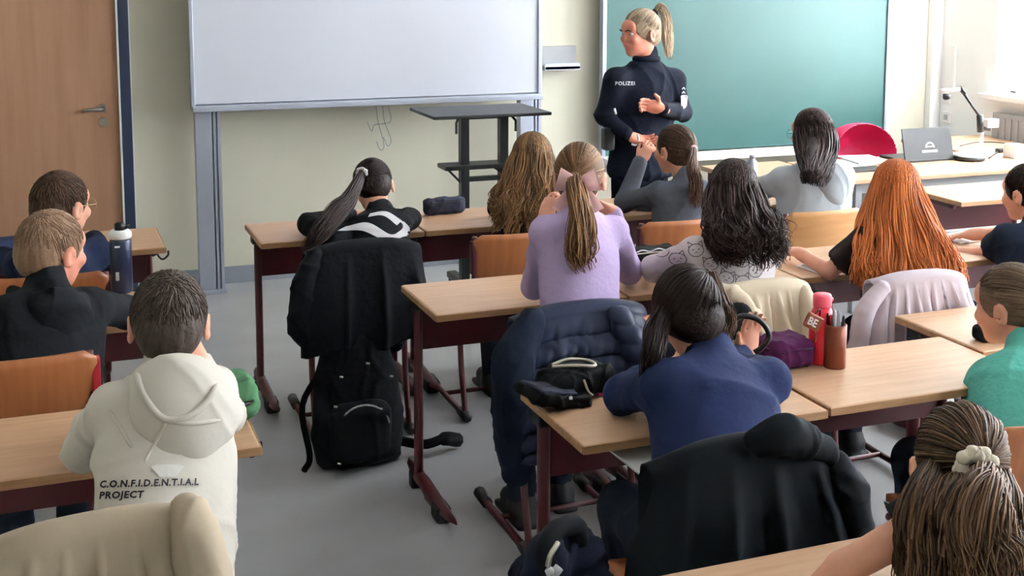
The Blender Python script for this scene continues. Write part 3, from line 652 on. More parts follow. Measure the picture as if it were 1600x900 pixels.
# ================================================================ chairs
def chair(x, y, label, rz=0, m='ply', z=.82, wd=.40, h=.19, plastic='red'):
    """y = plane of the backrest, chair faces +y"""
    r = root('school_chair', label, 'chair', (x, y, 0), rz, 'wooden school chairs')
    def W(p): c, s = math.cos(rz), math.sin(rz); p = np.array(p, float); return np.array([x+c*p[0]-s*p[1], y+s*p[0]+c*p[1], p[2]])
    def slab(fn, nu, nv, th, name, mm):
        v = []; 
        for sd in (-1, 1):
            for i in range(nu):
                for j in range(nv):
                    p, nr = fn(i/(nu-1), j/(nv-1)); v.append(W(np.array(p)+np.array(nr)*sd*th/2))
        f = []; K = nu*nv
        for i in range(nu-1):
            for j in range(nv-1): a = i*nv+j; q = (a, a+nv, a+nv+1, a+1); f.append(q[::-1]); f.append(tuple(K+t for t in q))
        rim = [i*nv for i in range(nu)]+[(nu-1)*nv+j for j in range(1, nv)]+[i*nv+nv-1 for i in range(nu-2, -1, -1)]+[j for j in range(nv-2, 0, -1)]
        for a, b in zip(rim, rim[1:]+rim[:1]): f.append((a, b, K+b, K+a))
        return MB().add(v, f).out(name, M[mm], r, True)
    def sq(u, v, rr=.16, asp=.5):   # rounded rectangle map
        X, Y = 2*u-1, 2*v-1; k = rr; ex = max(0, (abs(Y)-(1-k/asp))/(k/asp)); X2 = X*(1-k*(1-math.sqrt(max(0, 1-ex*ex)))); return X2, Y
    def back(u, v): X, Y = sq(u, v); return (X*wd/2, .035*(1-X*X)*-1-.0+.02*-Y, z-h/2+Y*h/2), (0, 1, .1)
    def seat(u, v): X, Y = sq(u, v, .12, 1); return (X*.19, .235+Y*.19, .445+.012*X*X-.02*max(0, Y-.6)), (0, 0, 1)
    slab(back, 17, 9, .012, 'backrest', m); slab(seat, 13, 13, .012, 'seat', m)
    for s in (-1, 1):
        X = s*.19
        MB().tube([W(p) for p in catmull([(X, .0, z-.01), (X, .01, .62), (X, .05, .46), (X, .12, .41), (X, .30, .41), (X, .38, .41)], 5)], .0115, 8).out('back_post', M['red'], r, True)
        MB().tube([W(p) for p in catmull([(X, .20, .41), (X, .18, .22), (X, .14, .06), (X+.0, .17, .028), (X, .40, .025), (X, .60, .03)], 5)], .0125, 8).out('leg', M['red'], r, True)
        MB().tube([W((X, .10, .025)), W((X, .19, .025))], [.022, .02], 8).out('foot_cap', M['black'], r, True)
        MB().tube([W((X, .54, .028)), W((X, .63, .034))], [.02, .022], 8).out('foot_cap', M['black'], r, True)
        b = MB(); c0 = W((s*(wd/2-.004), .0, z-h*.5)); b.box(c0[0]-.011, c0[0]+.011, c0[1]-.018, c0[1]+.02, c0[2]-h*.36, c0[2]+h*.36, .006); b.out('side_clip', M['redb' if plastic == 'bright' else 'red'], r)
    MB().tube([W((-.19, .42, .027)), W((.19, .42, .027))], .010, 8).out('crossbar', M['red'], r, True)
    return r
chair(A(782, 395, 4.8)[0]+.08, 4.8, 'plywood school chair of the girl with long wavy brown hair')
chair(2.545, 4.8, 'plywood school chair of the girl in the grey top')
chair(3.285, 4.85, 'light plywood school chair of the girl in the pale hoodie', m='plyl', z=.80)
chair(1.17, 4.75, 'school chair hidden under the black jacket of the child in stripes')
chair(1.60, 3.52, 'school chair under the quilted navy jacket')
chair(2.14, 3.52, 'school chair under the cream coat')
chair(2.78, 3.52, 'school chair under the pale lilac coat')
chair(1.43, 2.30, 'school chair under the big black coat')
chair(-.08, 3.6, 'orange plywood school chair with bright red clip at the left edge', z=.865, wd=.42, h=.20, plastic='bright')
chair(.08, 2.18, 'school chair under the beige jacket at bottom left', z=.86)
chair(2.305, 2.38, 'orange plywood school chair of the girl in teal at the right edge', z=.80)
chair(.02, 4.72, 'school chair of the boy with glasses by the door')
chair(3.52, 3.52, 'school chair of the child in navy at the right edge')

# ================================================================ teacher corner
td = root('teacher_desk', 'long pale teacher desk with white drawer front at the right', 'desk', (4.6, 6.0, 0))
MB().box(4.06, 5.75, 5.70, 6.36, .725, .75, .004).out('desktop', M['beech'], td)
MB().box(4.10, 5.72, 5.76, 5.78, .66, .725, .003).out('apron', M['greypl'], td)
MB().box(4.25, 5.72, 5.765, 5.79, .40, .655, .004).out('drawer_front', M['white'], td); MB().box(4.85, 5.05, 5.755, 5.766, .545, .555, .002).out('drawer_handle', M['alu'], td)
MB().box(4.25, 5.72, 5.79, 6.3, .40, .66).out('drawer_box', M['white'], td)
for x, y in ((4.1, 5.74), (5.68, 5.74), (4.1, 6.3), (5.68, 6.3)): MB().box(x, x+.04, y, y+.04, 0, .725, .003).out('leg', M['greypl'], td)
t2 = root('side_table', 'beech side table between the officer and the teacher desk', 'table', (3.78, 6.1, 0))
MB().box(3.52, 4.04, 5.84, 6.42, .722, .75, .004).out('tabletop', M['beech'], t2)
MB().box(3.55, 4.01, 5.88, 5.90, .63, .72, .002).out('apron', M['redb'], t2)
for x, y in ((3.55, 5.87), (3.98, 5.87), (3.55, 6.36), (3.98, 6.36)): MB().box(x, x+.03, y, y+.03, 0, .722, .003).out('leg', M['red'], t2)
# teacher chair
tc_ = root('teacher_chair', 'magenta teacher chair with a rounded shell back', 'chair', (4.73, 6.5, 0))
c0 = A(1358, 240, 6.55); S = SDF(.01)
S.ell((c0[0], 6.62, c0[2]-.02), (.235, .30, .20)).ell((c0[0], 6.50, c0[2]-.02), (.235, .30, .21), k=.01, cut=True); S.build('backrest', M['magenta'], tc_, h=.008)
MB().box(c0[0]-.21, c0[0]+.21, 6.42, 6.84, .44, .47, .015).out('seat', M['magenta'], tc_)
for sx in (-1, 1):
    MB().tube(catmull([(c0[0]+sx*.17, 6.88, .75), (c0[0]+sx*.18, 6.86, .45), (c0[0]+sx*.2, 6.90, .015)], 4), .012, 8).out('leg', M['alu'], tc_, True)
    MB().tube([(c0[0]+sx*.18, 6.46, .44), (c0[0]+sx*.2, 6.42, .012)], .012, 8).out('leg', M['alu'], tc_, True)
MB().box(c0[0]-.02, c0[0]+.02, 6.80, 6.88, .46, .74, .004).out('back_stem', M['alu'], tc_)
# laptop (open, its lid towards the pupils)
lp = root('laptop', 'open black laptop with a light emblem on its lid, on the teacher desk', 'laptop', (4.9, 5.95, .75))
bl, br, tl, tr = AZ(1405, 252, .753), AZ(1492, 252, .753), A(1413, 202, 5.97), A(1500, 199, 5.97)
yb = (bl[1]+br[1])/2; wl = (br[0]-bl[0])*1.13; yl = yb
x0 = bl[0]; hgt = A(1450, 200, yb+.02)[2]-.753
lean = Matrix.Rotation(math.radians(-14), 3, 'X')
MB().box(x0, x0+wl, yl, yl+.008, .757, .757+hgt, .003, lean, (x0, yl, .757)).out('lid', M['black'], lp)
MB().box(x0, x0+wl, yl-.0, yl+.25, .75, .765, .004).out('keyboard_base', M['black'], lp)
lm = MB(); cxl, czl = x0+wl*.52, .757+hgt*.36; yy = yl-.0015
def lidp(x, z): v = lean@Vector((x-x0, -.0015, z-.757)); return (v[0]+x0, v[1]+yl, v[2]+.757)
lm.add([lidp(cxl-.055, czl-.022), lidp(cxl+.055, czl-.022), lidp(cxl+.055, czl-.008), lidp(cxl-.055, czl-.008)], [(0, 1, 2, 3)])
for a, b in zip(np.linspace(0, PI, 13)[:-1], np.linspace(0, PI, 13)[1:]):
    lm.add([lidp(cxl+.034*math.cos(t)*k+.004, czl+.005+.034*math.sin(t)*k) for t, k in ((a, 1), (b, 1), (b, .74), (a, .74))], [(0, 1, 2, 3)])
lm.add([lidp(cxl-.026, czl+.008), lidp(cxl+.036, czl+.008), lidp(cxl+.03, czl+.015), lidp(cxl-.02, czl+.015)], [(0, 1, 2, 3)]).out('emblem', M['whitep'], lp)
# document camera
dc = root('document_camera', 'white document camera with jointed black arm on the teacher desk', 'camera', (5.25, 5.95, .75))
b0 = AZ(1521, 250, .755); Yd = b0[1]+.04; K = lambda px, py: A(px, py, Yd)
MB().lathe([(.085, 0), (.092, .004), (.092, .018), (.088, .024)], 28, (b0[0], Yd, .75)).out('base_foot', M['black'], dc, True)
MB().lathe([(.086, .022), (.078, .034), (.045, .040)], 28, (b0[0], Yd, .75)).out('base', M['white'], dc, True)
MB().tube([K(1533, 238), K(1534, 196)], .012, 10).out('column', M['white'], dc, True)
MB().tube([K(1532, 206), K(1531, 180)], .020, 10).tube([K(1531, 200), K(1546, 202)], .011, 8).out('joint', M['black'], dc, True)
MB().tube([K(1531, 183), K(1503, 142)], .008, 8).out('arm', M['blackm'], dc, True)
MB().tube([K(1507, 146), K(1500, 137)], .013, 8).out('elbow', M['black'], dc, True)
MB().tube([K(1502, 139), K(1470, 142)], [.010, .013], 8).out('camera_head', M['white'], dc, True)
q = K(1479, 150); MB().lathe([(.016, -.02), (.022, -.01), (.022, .012)], 14, tuple(q)).out('lens', M['black'], dc, True)
q = K(1549, 193); MB().box(q[0]-.042, q[0]+.042, Yd-.02, Yd+.02, q[2]-.024, q[2]+.028, .006).out('control_box', M['white'], dc)
MB().box(q[0]-.014, q[0]+.014, Yd-.022, Yd-.019, q[2]-.002, q[2]+.014, .001).out('display', M['greypl'], dc)
tag(MB().tube(catmull([AZ(1545, 247, .756), AZ(1565, 235, .756), AZ(1590, 240, .756), AZ(1575, 225, .756), AZ(1530, 222, .756), AZ(1500, 228, .756)], 6), .004, 6).out('power_cable', M['black'], None, True), 'black cable curling on the teacher desk behind the document camera', 'cable')
q = AZ(1566, 238, .75); tag(MB().box(q[0]-.04, q[0]+.04, q[1]-.02, q[1]+.02, .75, .775, .005).out('power_adapter', M['black']), 'small black power adapter beside the document camera base', 'adapter')
q = AZ(1586, 246, .75); tag(MB().box(q[0]-.05, q[0]+.05, q[1]-.05, q[1]+.05, .75, .83, .006).out('paper_box', M['white']), 'small white box at the right end of the teacher desk', 'box')
for k, (px, py, rz, wd, dp, lb) in enumerate(((1325, 252, .2, .30, .21, 'white sheet of paper lying near the magenta chair'), (1350, 248, -.15, .21, .29, 'white paper stacked slanted left of the laptop'))):
    q = AZ(px, py+2, .76); z = .7505+.009*k; R_ = Matrix.Rotation(rz, 3, 'Z'); tag(MB().box(q[0]-wd/2, q[0]+wd/2, q[1]-dp/2, q[1]+dp/2, z, z+.008, 0, R_).out('paper', M['paper']), lb, 'paper')
q = AZ(1337, 262, .76); tag(MB().box(q[0]-.14, q[0]+.16, q[1]-.1, q[1]+.04, .7505, .758, .001).out('folder', M['black']), 'black folder edge under the papers on the teacher desk', 'folder')
q = AZ(1165, 262, .75); q = np.array([3.62, 6.02, .75])
b_ = root('small_bottle', 'clear grey small bottle on the side table by the chalk tray', 'bottle', q)
MB().lathe([(.026, 0), (.030, .01), (.030, .07), (.014, .09), (.014, .098)], 16, tuple(q)).out('bottle_body', M['alu'], b_, True); MB().lathe([(.017, .096), (.017, .112)], 12, tuple(q)).out('cap', M['greypl'], b_, True)

# ================================================================ things on desks
def bottle(q, label, r_, h, mb, mc, name='drinking_bottle', neck=.7):
    t = root(name, label, 'bottle', q)
    MB().lathe([(r_*.9, 0), (r_, .006), (r_, h*.78), (r_*.92, h*.82)], 24, tuple(q)).out('bottle_body', M[mb], t, True)
    return t
q = AZ(191, 456, .75); q[1] = max(q[1], 4.27)
bt = bottle(q, 'navy drinking bottle with white lid on the left desk', .037, .235, 'glassb', 'white')
MB().lathe([(.036, .192), (.039, .197), (.039, .212), (.030, .222)], 24, tuple(q)).out('lid', M['white'], bt, True)
MB().lathe([(.018, .222), (.018, .243), (.012, .247)], 14, tuple(q)).tube([q+[.012, 0, .225], q+[.035, 0, .235]], .006, 6).out('spout', M['black'], bt, True)
MB().box(q[0]-.022, q[0]-.010, q[1]-.041, q[1]-.0355, .80, .83, .002).out('print_mark', M['greypl'], bt)
MB().box(q[0]-.022, q[0]-.004, q[1]-.0395, q[1]-.034, .916, .922, .001).out('print_line', M['whitep'], bt)
q = AZ(1291, 575, .75)+[0, .05, 0]; q[0] = AZ(1289, 570, .75)[0]
bt = root('drinking_bottle', 'coral red drinking bottle behind the brown pencil tube', 'bottle', q)
MB().lathe([(.032, 0), (.036, .006), (.036, .135), (.030, .155), (.023, .168)], 24, tuple(q)).out('bottle_body', M['redbottle'], bt, True)
MB().lathe([(.026, .168), (.027, .172), (.027, .200), (.024, .205)], 20, tuple(q)).tube([q+[.02, 0, .19], q+[.034, 0, .185]], .007, 6).out('lid', M['redcap'], bt, True)
q2 = AZ(1302, 573, .75); q2[0] += .004
pt = root('pencil_tube', 'copper brown pencil tube full of pens beside the red bottle', 'pencil holder', q2)
MB().lathe([(.031, 0), (.032, .003), (.032, .125), (.029, .127), (.029, .06)], 24, tuple(q2)).out('tube_body', M['copper'], pt, True)
rr = random.Random(4)
for k in range(11):
    a = k*.57; x, y = .018*math.cos(a)*(1 if k % 2 else .4), .018*math.sin(a)*(1 if k % 2 else .4); z = .145+rr.random()*.022
    MB().tube([q2+[x, y, .02], q2+[x*1.35, y*1.35, z], q2+[x*1.4, y*1.4, z+.006]], [.0042, .0042, .002], 6).out('pen', M[('pencil', 'black', 'alu', 'whitep')[k % 4]], pt)
kt = root('key_tag', 'dark brown leather tag with pale letters on the red bottle', 'tag', A(1272, 510, q[1]-.04))
c1 = A(1271, 503, q[1]-.05); Rt = Matrix.Rotation(math.radians(28), 3, 'Y'); tg = MB().box(c1[0]-.028, c1[0]+.028, c1[1]-.006, c1[1]+.006, c1[2]-.022, c1[2]+.022, .005, Rt).out('tag_plate', M['copper'], kt)
MB().tube(catmull([c1+[.0, 0, .02], c1+[.02, 0, .035], c1+[.03, .015, .01], c1+[.03, .02, -.02]], 4), .003, 6).out('loop', M['red'], kt, True)
MB().tube(catmull([c1+[-.0, 0, -.02], c1+[.01, 0, -.04], c1+[.005, 0, -.06]], 4), .004, 6).out('strap', M['copper'], kt, True)
tp = [([np.array(p)+[-.024, -.012] for p in pl], fc) for pl, fc in text_polys('BE', .032, 0, 1.0, 0, .0008)]
ray_decal('tag_letters', M['whitep'], kt, tg, c1, Rt@Vector((1, 0, 0)), Rt@Vector((0, 0, 1)), (0, -1, 0), tp, off=.001, push=.1)

def pencil_case(q, label, L, D, Hh, m, rz=0, name='pencil_case', zipz=None, soft=.004, end=None):
    t = root(name, label, 'pencil case', q, 0); R_ = rotm(math.degrees(rz)); S = SDF(.02)
    S.box(q+np.array([0, 0, Hh/2+.002]), (L/2, D/2, Hh/2), min(D, Hh)*.32, R_); o = S.build('case_body', M[m], t, h=.005, fold=folds(soft, 5, 40, 80))
    zz = Hh if zipz is None else zipz
    pts = [q+R_@np.array([(L/2-.03)*math.cos(a)*1.0+0.0, (D/2-.002)*math.sin(a)*1.0, zz]) if False else q+R_@np.array([x, -D/2*.98, zz]) for x, a in zip(np.linspace(-L/2+.02, L/2-.02, 12), range(12))]
    MB().tube(pts, .0028, 6).out('zip', M['zipm'] if end else M['black'], t, True)
    return t, R_
q = AZ(697, 336, .75)+[0, .03, 0]; t, R_ = pencil_case(q, 'dark patterned pencil case on the front row desk', .20, .07, .075, 'camo', .08, zipz=.06)
q = AZ(1018, 412, .75)+[0, .03, 0]; t, R_ = pencil_case(q, 'flat black pencil case with pink print on the second row desk', .24, .11, .055, 'blackc', .06, zipz=.05, end=True)
MB().tube([q+R_@np.array([-.03, -.058, .025]), q+R_@np.array([.04, -.058, .03])], .006, 6).out('pink_print', M['pinkc'], t)
MB().tube([q+R_@np.array([x, -.046, .057+.004*math.sin(x*90)]) for x in np.linspace(-.1, .11, 30)], .003, 5).out('print_line', M['whitep'], t)
q = AZ(368, 655, .75)+[0, .04, 0]; t, R_ = pencil_case(q, 'green mottled pencil case on the left desk corner', .11, .16, .10, 'greenc', .1, zipz=.055, soft=.003)
MB().tube([q+R_@np.array([.056*math.cos(a)*1.02, .085*math.sin(a), .05]) for a in np.linspace(-2.2, 1.6, 20)], .004, 6).out('zip_band', M['black'], t)
q = AZ(1243, 580, .75)+[0, .055, 0]; t, R_ = pencil_case(q, 'round purple pencil case beside the red bottle', .145, .115, .085, 'purple', .05, zipz=.06)
MB().tube([q+np.array([.073*math.cos(a), .058*math.sin(a), .062]) for a in np.linspace(0, 2*PI, 30)], .0035, 6).out('zip_band', M['purple'], t)
# big open black case
q = AZ(905, 628, .75)+[0, .05, 0]
t = root('pencil_case', 'big black open pencil case lying on the third row desk corner', 'pencil case', q)
S = SDF(.02); R_ = rotm(12)
S.box(q+R_@np.array([.03, .02, .038]), (.095, .07, .032), .025, R_); S.box(q+R_@np.array([-.075, -.02, .022]), (.085, .075, .018), .015, R_@rotm(0, 0, 14)); S.build('case_body', M['blackc'], t, h=.005, fold=folds(.006, 11, 40, 90))
S = SDF(.01); S.box(q+R_@np.array([-.09, -.03, .046]), (.06, .05, .006), .005, R_@rotm(0, 0, 14)); S.build('open_flap', M['camo'], t, h=.004, fold=folds(.003, 12, 40, 90))
MB().tube(catmull([q+R_@np.array(p) for p in ((-.03, .05, .078), (.02, .045, .086), (.07, .02, .08), (.06, -.02, .078), (.0, .0, .084), (-.04, .035, .078))], 5), .005, 6).out('zip', M['zipm'], t, True)
MB().tube([q+R_@np.array(p) for p in ((.125, -.05, .015), (.127, -.04, .05))], .003, 6).out('side_tab', M['whitep'], t)
MB().tube([q+R_@np.array(p) for p in ((.05, -.05, .008), (.12, -.046, .008))], .0035, 6).out('pink_edge', M['pinkc'], t)
MB().tube([q+R_@np.array(p) for p in ((-.10, -.08, .032), (-.06, -.085, .03))], .006, 6).out('label', M['whitep'], t)
MB().tube(catmull([q+R_@np.array(p) for p in ((.0, -.055, .06), (.01, -.06, .03), (.025, -.06, .015))], 4), .003, 6).out('zip_pull', M['zipm'], t)
q = AZ(1545, 535, .75)+[.03, .02, 0]; S = SDF(.01); t = root('pencil_case', 'small black pencil case beside the face of the girl in teal', 'pencil case', q); S.box(q+[0, 0, .025], (.06, .035, .025), .018); S.build('case_body', M['blackc'], t, h=.005); MB().lathe([(.007, -.002), (.007, .002)], 8, tuple(q+[-.05, -.03, .03])).out('zip_pull', M['zipm'], t)
# papers under and on desks
def sheet(x0, x1, y0, y1, z, label, rz=0, m='paper', n='paper', th=.006): 
    return tag(MB().box(x0, x1, y0, y1, z, z+th, .001, Matrix.Rotation(rz, 3, 'Z')).out(n, M[m]), label, 'paper')
sheet(1.30, 1.60, 2.62, 2.95, .690, 'white papers on the shelf under the third row desk', .03)
q = AZ(1508, 372, .75); sheet(q[0]-.12, q[0]+.13, q[1]-.08, q[1]+.08, .752, 'white exercise sheet by the right elbow of the red-haired girl', .15)
q = AZ(1300, 428, .75); sheet(q[0]-.06, q[0]+.10, 3.97, 4.12, .752, 'white slip of paper under the left elbow of the red-haired girl', .1)
q = AZ(848, 455, .75); sheet(q[0]-.04, q[0]+.04, 3.98, 4.16, .752, 'white paper beside the left elbow of the girl in lilac', -.1)
q = AZ(1020, 355, .75); sheet(2.30, 2.52, 5.27, 5.38, .752, 'white paper in front of the girl in the grey top', .2)
# ================================================================ people
HM = dict(blond=hairm('dark_blond_hair', '#4b392c', '#a8876a'), brown=hairm('brown_hair', '#241914', '#5f4534'), dbrown=hairm('dark_brown_hair', '#120e0e', '#3a2a26'), wavy=hairm('wavy_brown_hair', '#2b1c12', '#94704c'),
 bow=hairm('light_brown_hair', '#33241c', '#9a7452'), red=hairm('copper_red_hair', '#6a2c14', '#c8733c'), black=hairm('black_hair', '#0b0a0c', '#40302d'), kblond=hairm('short_blond_hair', '#5f4838', '#a88a70'),
 officer=hairm('streaked_blond_hair', '#574334', '#d9c4a8'), ash=hairm('ash_brown_hair', '#43352b', '#8e7864'), scr=hairm('long_brown_hair', '#1f1714', '#7d6048'), boy=hairm('boy_brown_hair', '#2a221e', '#5e5048'))
CM = dict(cream=cloth('cream_hoodie', '#d8d2c8', bscale=14), black=cloth('black_sweater', '#0f1116'), navy=cloth('navy_sweater', '#172038'), lilac=cloth('lilac_knit', '#b9a6cd', var=.06, bscale=50), grey=cloth('grey_top', '#565a64'),
 cat=cloth('white_cat_shirt', '#cfc7c8', var=.05), pale=cloth('pale_grey_hoodie', '#b9c2ca', bscale=14), brown=cloth('dark_brown_tee', '#2a2022'), dnavy=cloth('dark_navy_tee', '#131b2b'), blue=cloth('navy_blue_tee', '#1b2546'),
 teal=cloth('teal_ribbed_tee', '#5fb3a5', bscale=60), dark=cloth('dark_top', '#16161a'), uniform=cloth('dark_uniform', '#0d1220'), white=cloth('white_knit', '#dcdade'), puffer=cloth('navy_puffer', '#262d42', rough=.40, bump=.15),
 coat=cloth('cream_coat_cloth', '#c9bca6', bscale=10), lcoat=cloth('pale_lilac_coat_cloth', '#c9bcc4', bscale=10), beige=cloth('beige_jacket_cloth', '#b3a490', bscale=10), bcoat=cloth('black_coat_cloth', '#0d1116', bscale=10))
M.update({'c_'+k: v for k, v in CM.items()})
VUP = np.array([0, 0, 1.])
def a3(*v): return np.array(v, float)

# ---- officer
hd = A(1001, 52, 6.2); nk = A(1010, 92, 6.2); hp = A(1000, 262, 6.22); sL = A(1052, 124, 6.20); sR = A(962, 122, 6.16)
toward = -AX[2]*a3(1, 1, 0); toward /= np.linalg.norm(toward); cr = AX[0]
eL = A(1068, 176, 6.22); wL = A(1034, 170, 5.98); eR = A(944, 182, 6.18); wR = A(980, 212, 6.0)
kL = (hp+cr*.10-VUP*.40, hp+cr*.13-VUP*.82); kR = (hp-cr*.10-VUP*.40, hp-cr*.11-VUP*.82)
kL[1][2] = kR[1][2] = .09
P = person('police officer in dark uniform standing before the chalkboard, gesturing with both hands', (hp[0], hp[1], 0), hp, nk, hd, (102, -4, 0), sL, sR,
  (eL, wL, -cr*.9+VUP*.25+toward*.2, -VUP*.2+toward*.9), (eR, wR, cr*.95-VUP*.25, VUP*.8+toward*.5), hs=1.08, top='c_uniform', bulk=1.12, fat=1.08, waist=1.08, shr=1.15, res=.005, standing=(kL, kR), hscale=1.02, skin='skinr',
  hand_pose={'L': dict(curl=28, side=1, thumb=60), 'R': dict(curl=16, side=1, thumb=30)}, trouser='c_uniform', foldamp=.006)
OF = P
pulled_hair(P, HM['officer'], (0, -.75, .66), seed=31, n=520, rad=.0036)
kn = surf(P, a3(0, -.75, .66), 1.05)
tail(P, HM['officer'], [kn, kn+cr*.035+VUP*.035, kn+cr*.065-VUP*.02, kn+cr*.075-VUP*.12, kn+cr*.085-VUP*.24], [.012, .022, .03, .034, .02], n=110, seed=32, lighten=.5)
scrunchie(P, kn+cr*.008+VUP*.005, a3(1, 0, .6), .016, .006, M['black'])
S = SDF(.02); S.loft(hp-VUP*.02, hp+VUP*.30, P['right'], [(0, .185, .135, 0), (.5, .175, .125, 0), (1, .165, .12, 0)]); S.build('jacket_hem', M['c_uniform'], P['r'], h=.008, fold=folds(.008, 5))
MB().tube([nk+a3(.062*math.cos(a), .058*math.sin(a), .0) for a in np.linspace(0, 2*PI, 24)], .016, 8, False).out('collar', M['c_uniform'], P['r'], True)
q = A(950, 208, 6.1); S = SDF(.01); S.box(q-VUP*.03, (.03, .03, .06), .012); S.build('belt_pouch', M['black'], P['r'], h=.006)
q = A(990, 219, 5.95); MB().tube(catmull([q+cr*.02+VUP*.03, q+cr*.025, q+cr*.01-VUP*.025, q-cr*.01-VUP*.02], 5), .006, 6).out('key_clip', M['whitep'], P['r'], True)
q = A(960, 174, 5.98); MB().tube([q+VUP*.015, q+cr*.008-VUP*.015], .006, 6).out('pen_clip', M['whitep'], P['r'], True)
tp = [([np.array(p)*1 for p in pl], fc) for pl, fc in text_polys('POLIZEI', .027, 0, 1.15, 2, .0005)]
ray_decal('chest_lettering', M['whitep'], P['r'], P['top'], A(961, 133, 5.7), cr, VUP, camv(961, 133), tp, off=.006)
def rect(x0, x1, y0, y1): return ([(x0, y0), (x1, y0), (x1, y1), (x0, y1)], [(0, 1, 2, 3)])
shl = [([(0, 0), (.03, .01), (.03, .05), (-.03, .05), (-.03, .01)], [(0, 1, 2, 3, 4)])]
so = A(1069, 160, 5.7)
nrm = camv(1069, 160)
rt_ = np.cross(VUP, nrm); rt_ /= np.linalg.norm(rt_)
g1 = [([(0, -.035), (.014, -.02), (.018, .035), (-.018, .035), (-.014, -.02)], [(0, 1, 2, 3, 4)])]
ray_decal('sleeve_badge', M['whitep'], P['r'], P['top'], so, rt_, VUP, nrm, g1, off=.005)
ray_decal('badge_shield', M['gold'], P['r'], P['top'], so+VUP*.0, rt_, VUP, nrm, [([(0, -.022), (.009, -.01), (.009, .018), (-.009, .018), (-.009, -.01)], [(0, 1, 2, 3, 4)])], off=.007)
ray_decal('badge_stars', M['whitep'], P['r'], P['top'], so+VUP*.07, rt_, VUP, nrm, stroke([(-.012, 0), (-.004, .012), (.004, 0), (.012, .012)], .004)+stroke([(-.012, -.022), (-.004, -.010), (.004, -.022), (.012, -.010)], .004)+[rect(-.014, .014, -.036, -.031)], off=.005)
for px in (-1, 1):
    q = P['H'](px*.030, .104, .022); MB().tube([P['H'](px*.012, .104, .020), P['H'](px*.030, .103, .026), P['H'](px*.046, .092, .020)], [.003, .0035, .002], 6).out('eyebrow', HM['brown'], P['r'], True)

def seated(label, hx, hd, look, nk, sL, sR, armL, armR, hz=.53, dy=-.12, **k):
    nk = np.array(nk, float); hp = np.array(hx, float)
    return person(label, (hp[0], hp[1], 0), hp, nk, hd, look, sL, sR, armL, armR, **k)
def crease(P, targets, pts, r, m, name):
    bpy.context.view_layer.update(); bts = []
    for t_ in targets:
        Wd = np.array(t_.matrix_world); v = np.empty(len(t_.data.vertices)*3); t_.data.vertices.foreach_get('co', v); v = v.reshape(-1, 3)@Wd[:3, :3].T+Wd[:3, 3]
        bts.append(BVHTree.FromPolygons([tuple(x) for x in v], [tuple(p.vertices) for p in t_.data.polygons]))
    out = []
    for px, py in catmull([np.array([a, b, 0.]) for a, b in pts], 5)[:, :2]:
        d = -camv(px, py); hs_ = [b.ray_cast(Vector((0, 0, CAMH)), Vector(d)) for b in bts]; hs_ = [h for h in hs_ if h[0] is not None]
        if hs_: h = min(hs_, key=lambda h: h[3]); out.append(np.array(h[0])+np.array(h[1])*r*.2)
    if len(out) > 2:
        G = np.array(out); G[1:-1] = (G[:-2]+G[1:-1]*2+G[2:])/4; MB().tube(G, [r*.3]+[r]*(len(G)-2)+[r*.3], 8).out(name, M[m], P['r'], True)
def hood(P, m, c, s=1., drop=.085, cutat=None):
    up, fw, rt = P['up'], P['fw'], P['right']; R = np.stack([rt, fw, up], 1)@rotm(0, 28); c = np.array(c, float); S = SDF(.02)
    S.ell(c, a3(.115, .075, .11)*s, R); S.ell(c-up*drop*s-fw*.005, a3(.06, .05, .07)*s, R, k=.05)
    for sx in (-1, 1): S.cone(c+rt*sx*.085*s+up*.055*s, P['neck']+rt*sx*.055+fw*.075-up*.005, .028*s, .020*s, k=.03)
    S.ell(c+up*.085*s+fw*.045*s, a3(.082, .075, .120)*s, R, k=.008, cut=True); S.cone(P['head'], P['neck']+up*.01, .068, .062, k=.01, cut=True)
    if cutat: S.ell(cutat[0], cutat[1], R, k=.015, cut=True)
    return S.build('hood', M[m], P['r'], h=.0055, fold=folds(.005, 21, 16, 30))

# ---- 4 boy in the cream hoodie
hd = A(264, 505, 2.86); nk = A(262, 585, 2.80); sL = A(178, 632, 2.74); sR = A(335, 634, 2.80); hp = a3(nk[0]-.06, 2.42, .52)
P = seated('boy with short brown hair in a cream hoodie, chin propped on his hand', hp, hd, (-6, -6, 2), nk, sL, sR,
  (A(128, 668, 2.98)*a3(1, 1, 0)+a3(0, 0, .80), a3(A(150, 700, 3.2)[0]-.02, 3.18, .80), a3(.6, .9, -.1), None), (A(352, 648, 3.02), A(313, 572, 2.97), a3(-.45, .15, 1), a3(-.6, .5, 0)), top='c_cream', bulk=1.02, fat=.98, hs=.98, waist=1.02, foldamp=.007, hand_pose={'R': dict(curl=38)})
short_hair(P, HM['boy'], seed=41, n=1100)
hq = A(272, 612, (nk-P['fw']*.14)[1])
hd_ = hood(P, 'c_cream', nk-P['up']*.100-P['fw']*.085, 1.0, drop=.055, cutat=(hq, a3(.066, .060, .052)))
for pts_, r_ in (([(214, 582), (222, 612), (240, 640), (258, 655), (278, 655), (300, 648), (322, 628), (340, 600)], .0075), ([(262, 657), (250, 680), (238, 700), (226, 722)], .004), ([(262, 657), (300, 662), (344, 656)], .005), ([(170, 640), (188, 668), (206, 700)], .004)):
    crease(P, [hd_, P['top']], pts_, r_, 'c_cream', 'hood_seam')
tp = []
for wd_, w_, dy_ in (('C.O.N.F.I.D.E.N.T.I.A.L', .205, 0), ('PROJECT', .092, -.022)):
    pl_ = text_polys(wd_, .019, .12, 1.1, 1, .0007); mx_ = max(x for q_, _ in pl_ for x, y in q_); tp += [([(x*w_/mx_, y+dy_) for x, y in q_], fc) for q_, fc in pl_]
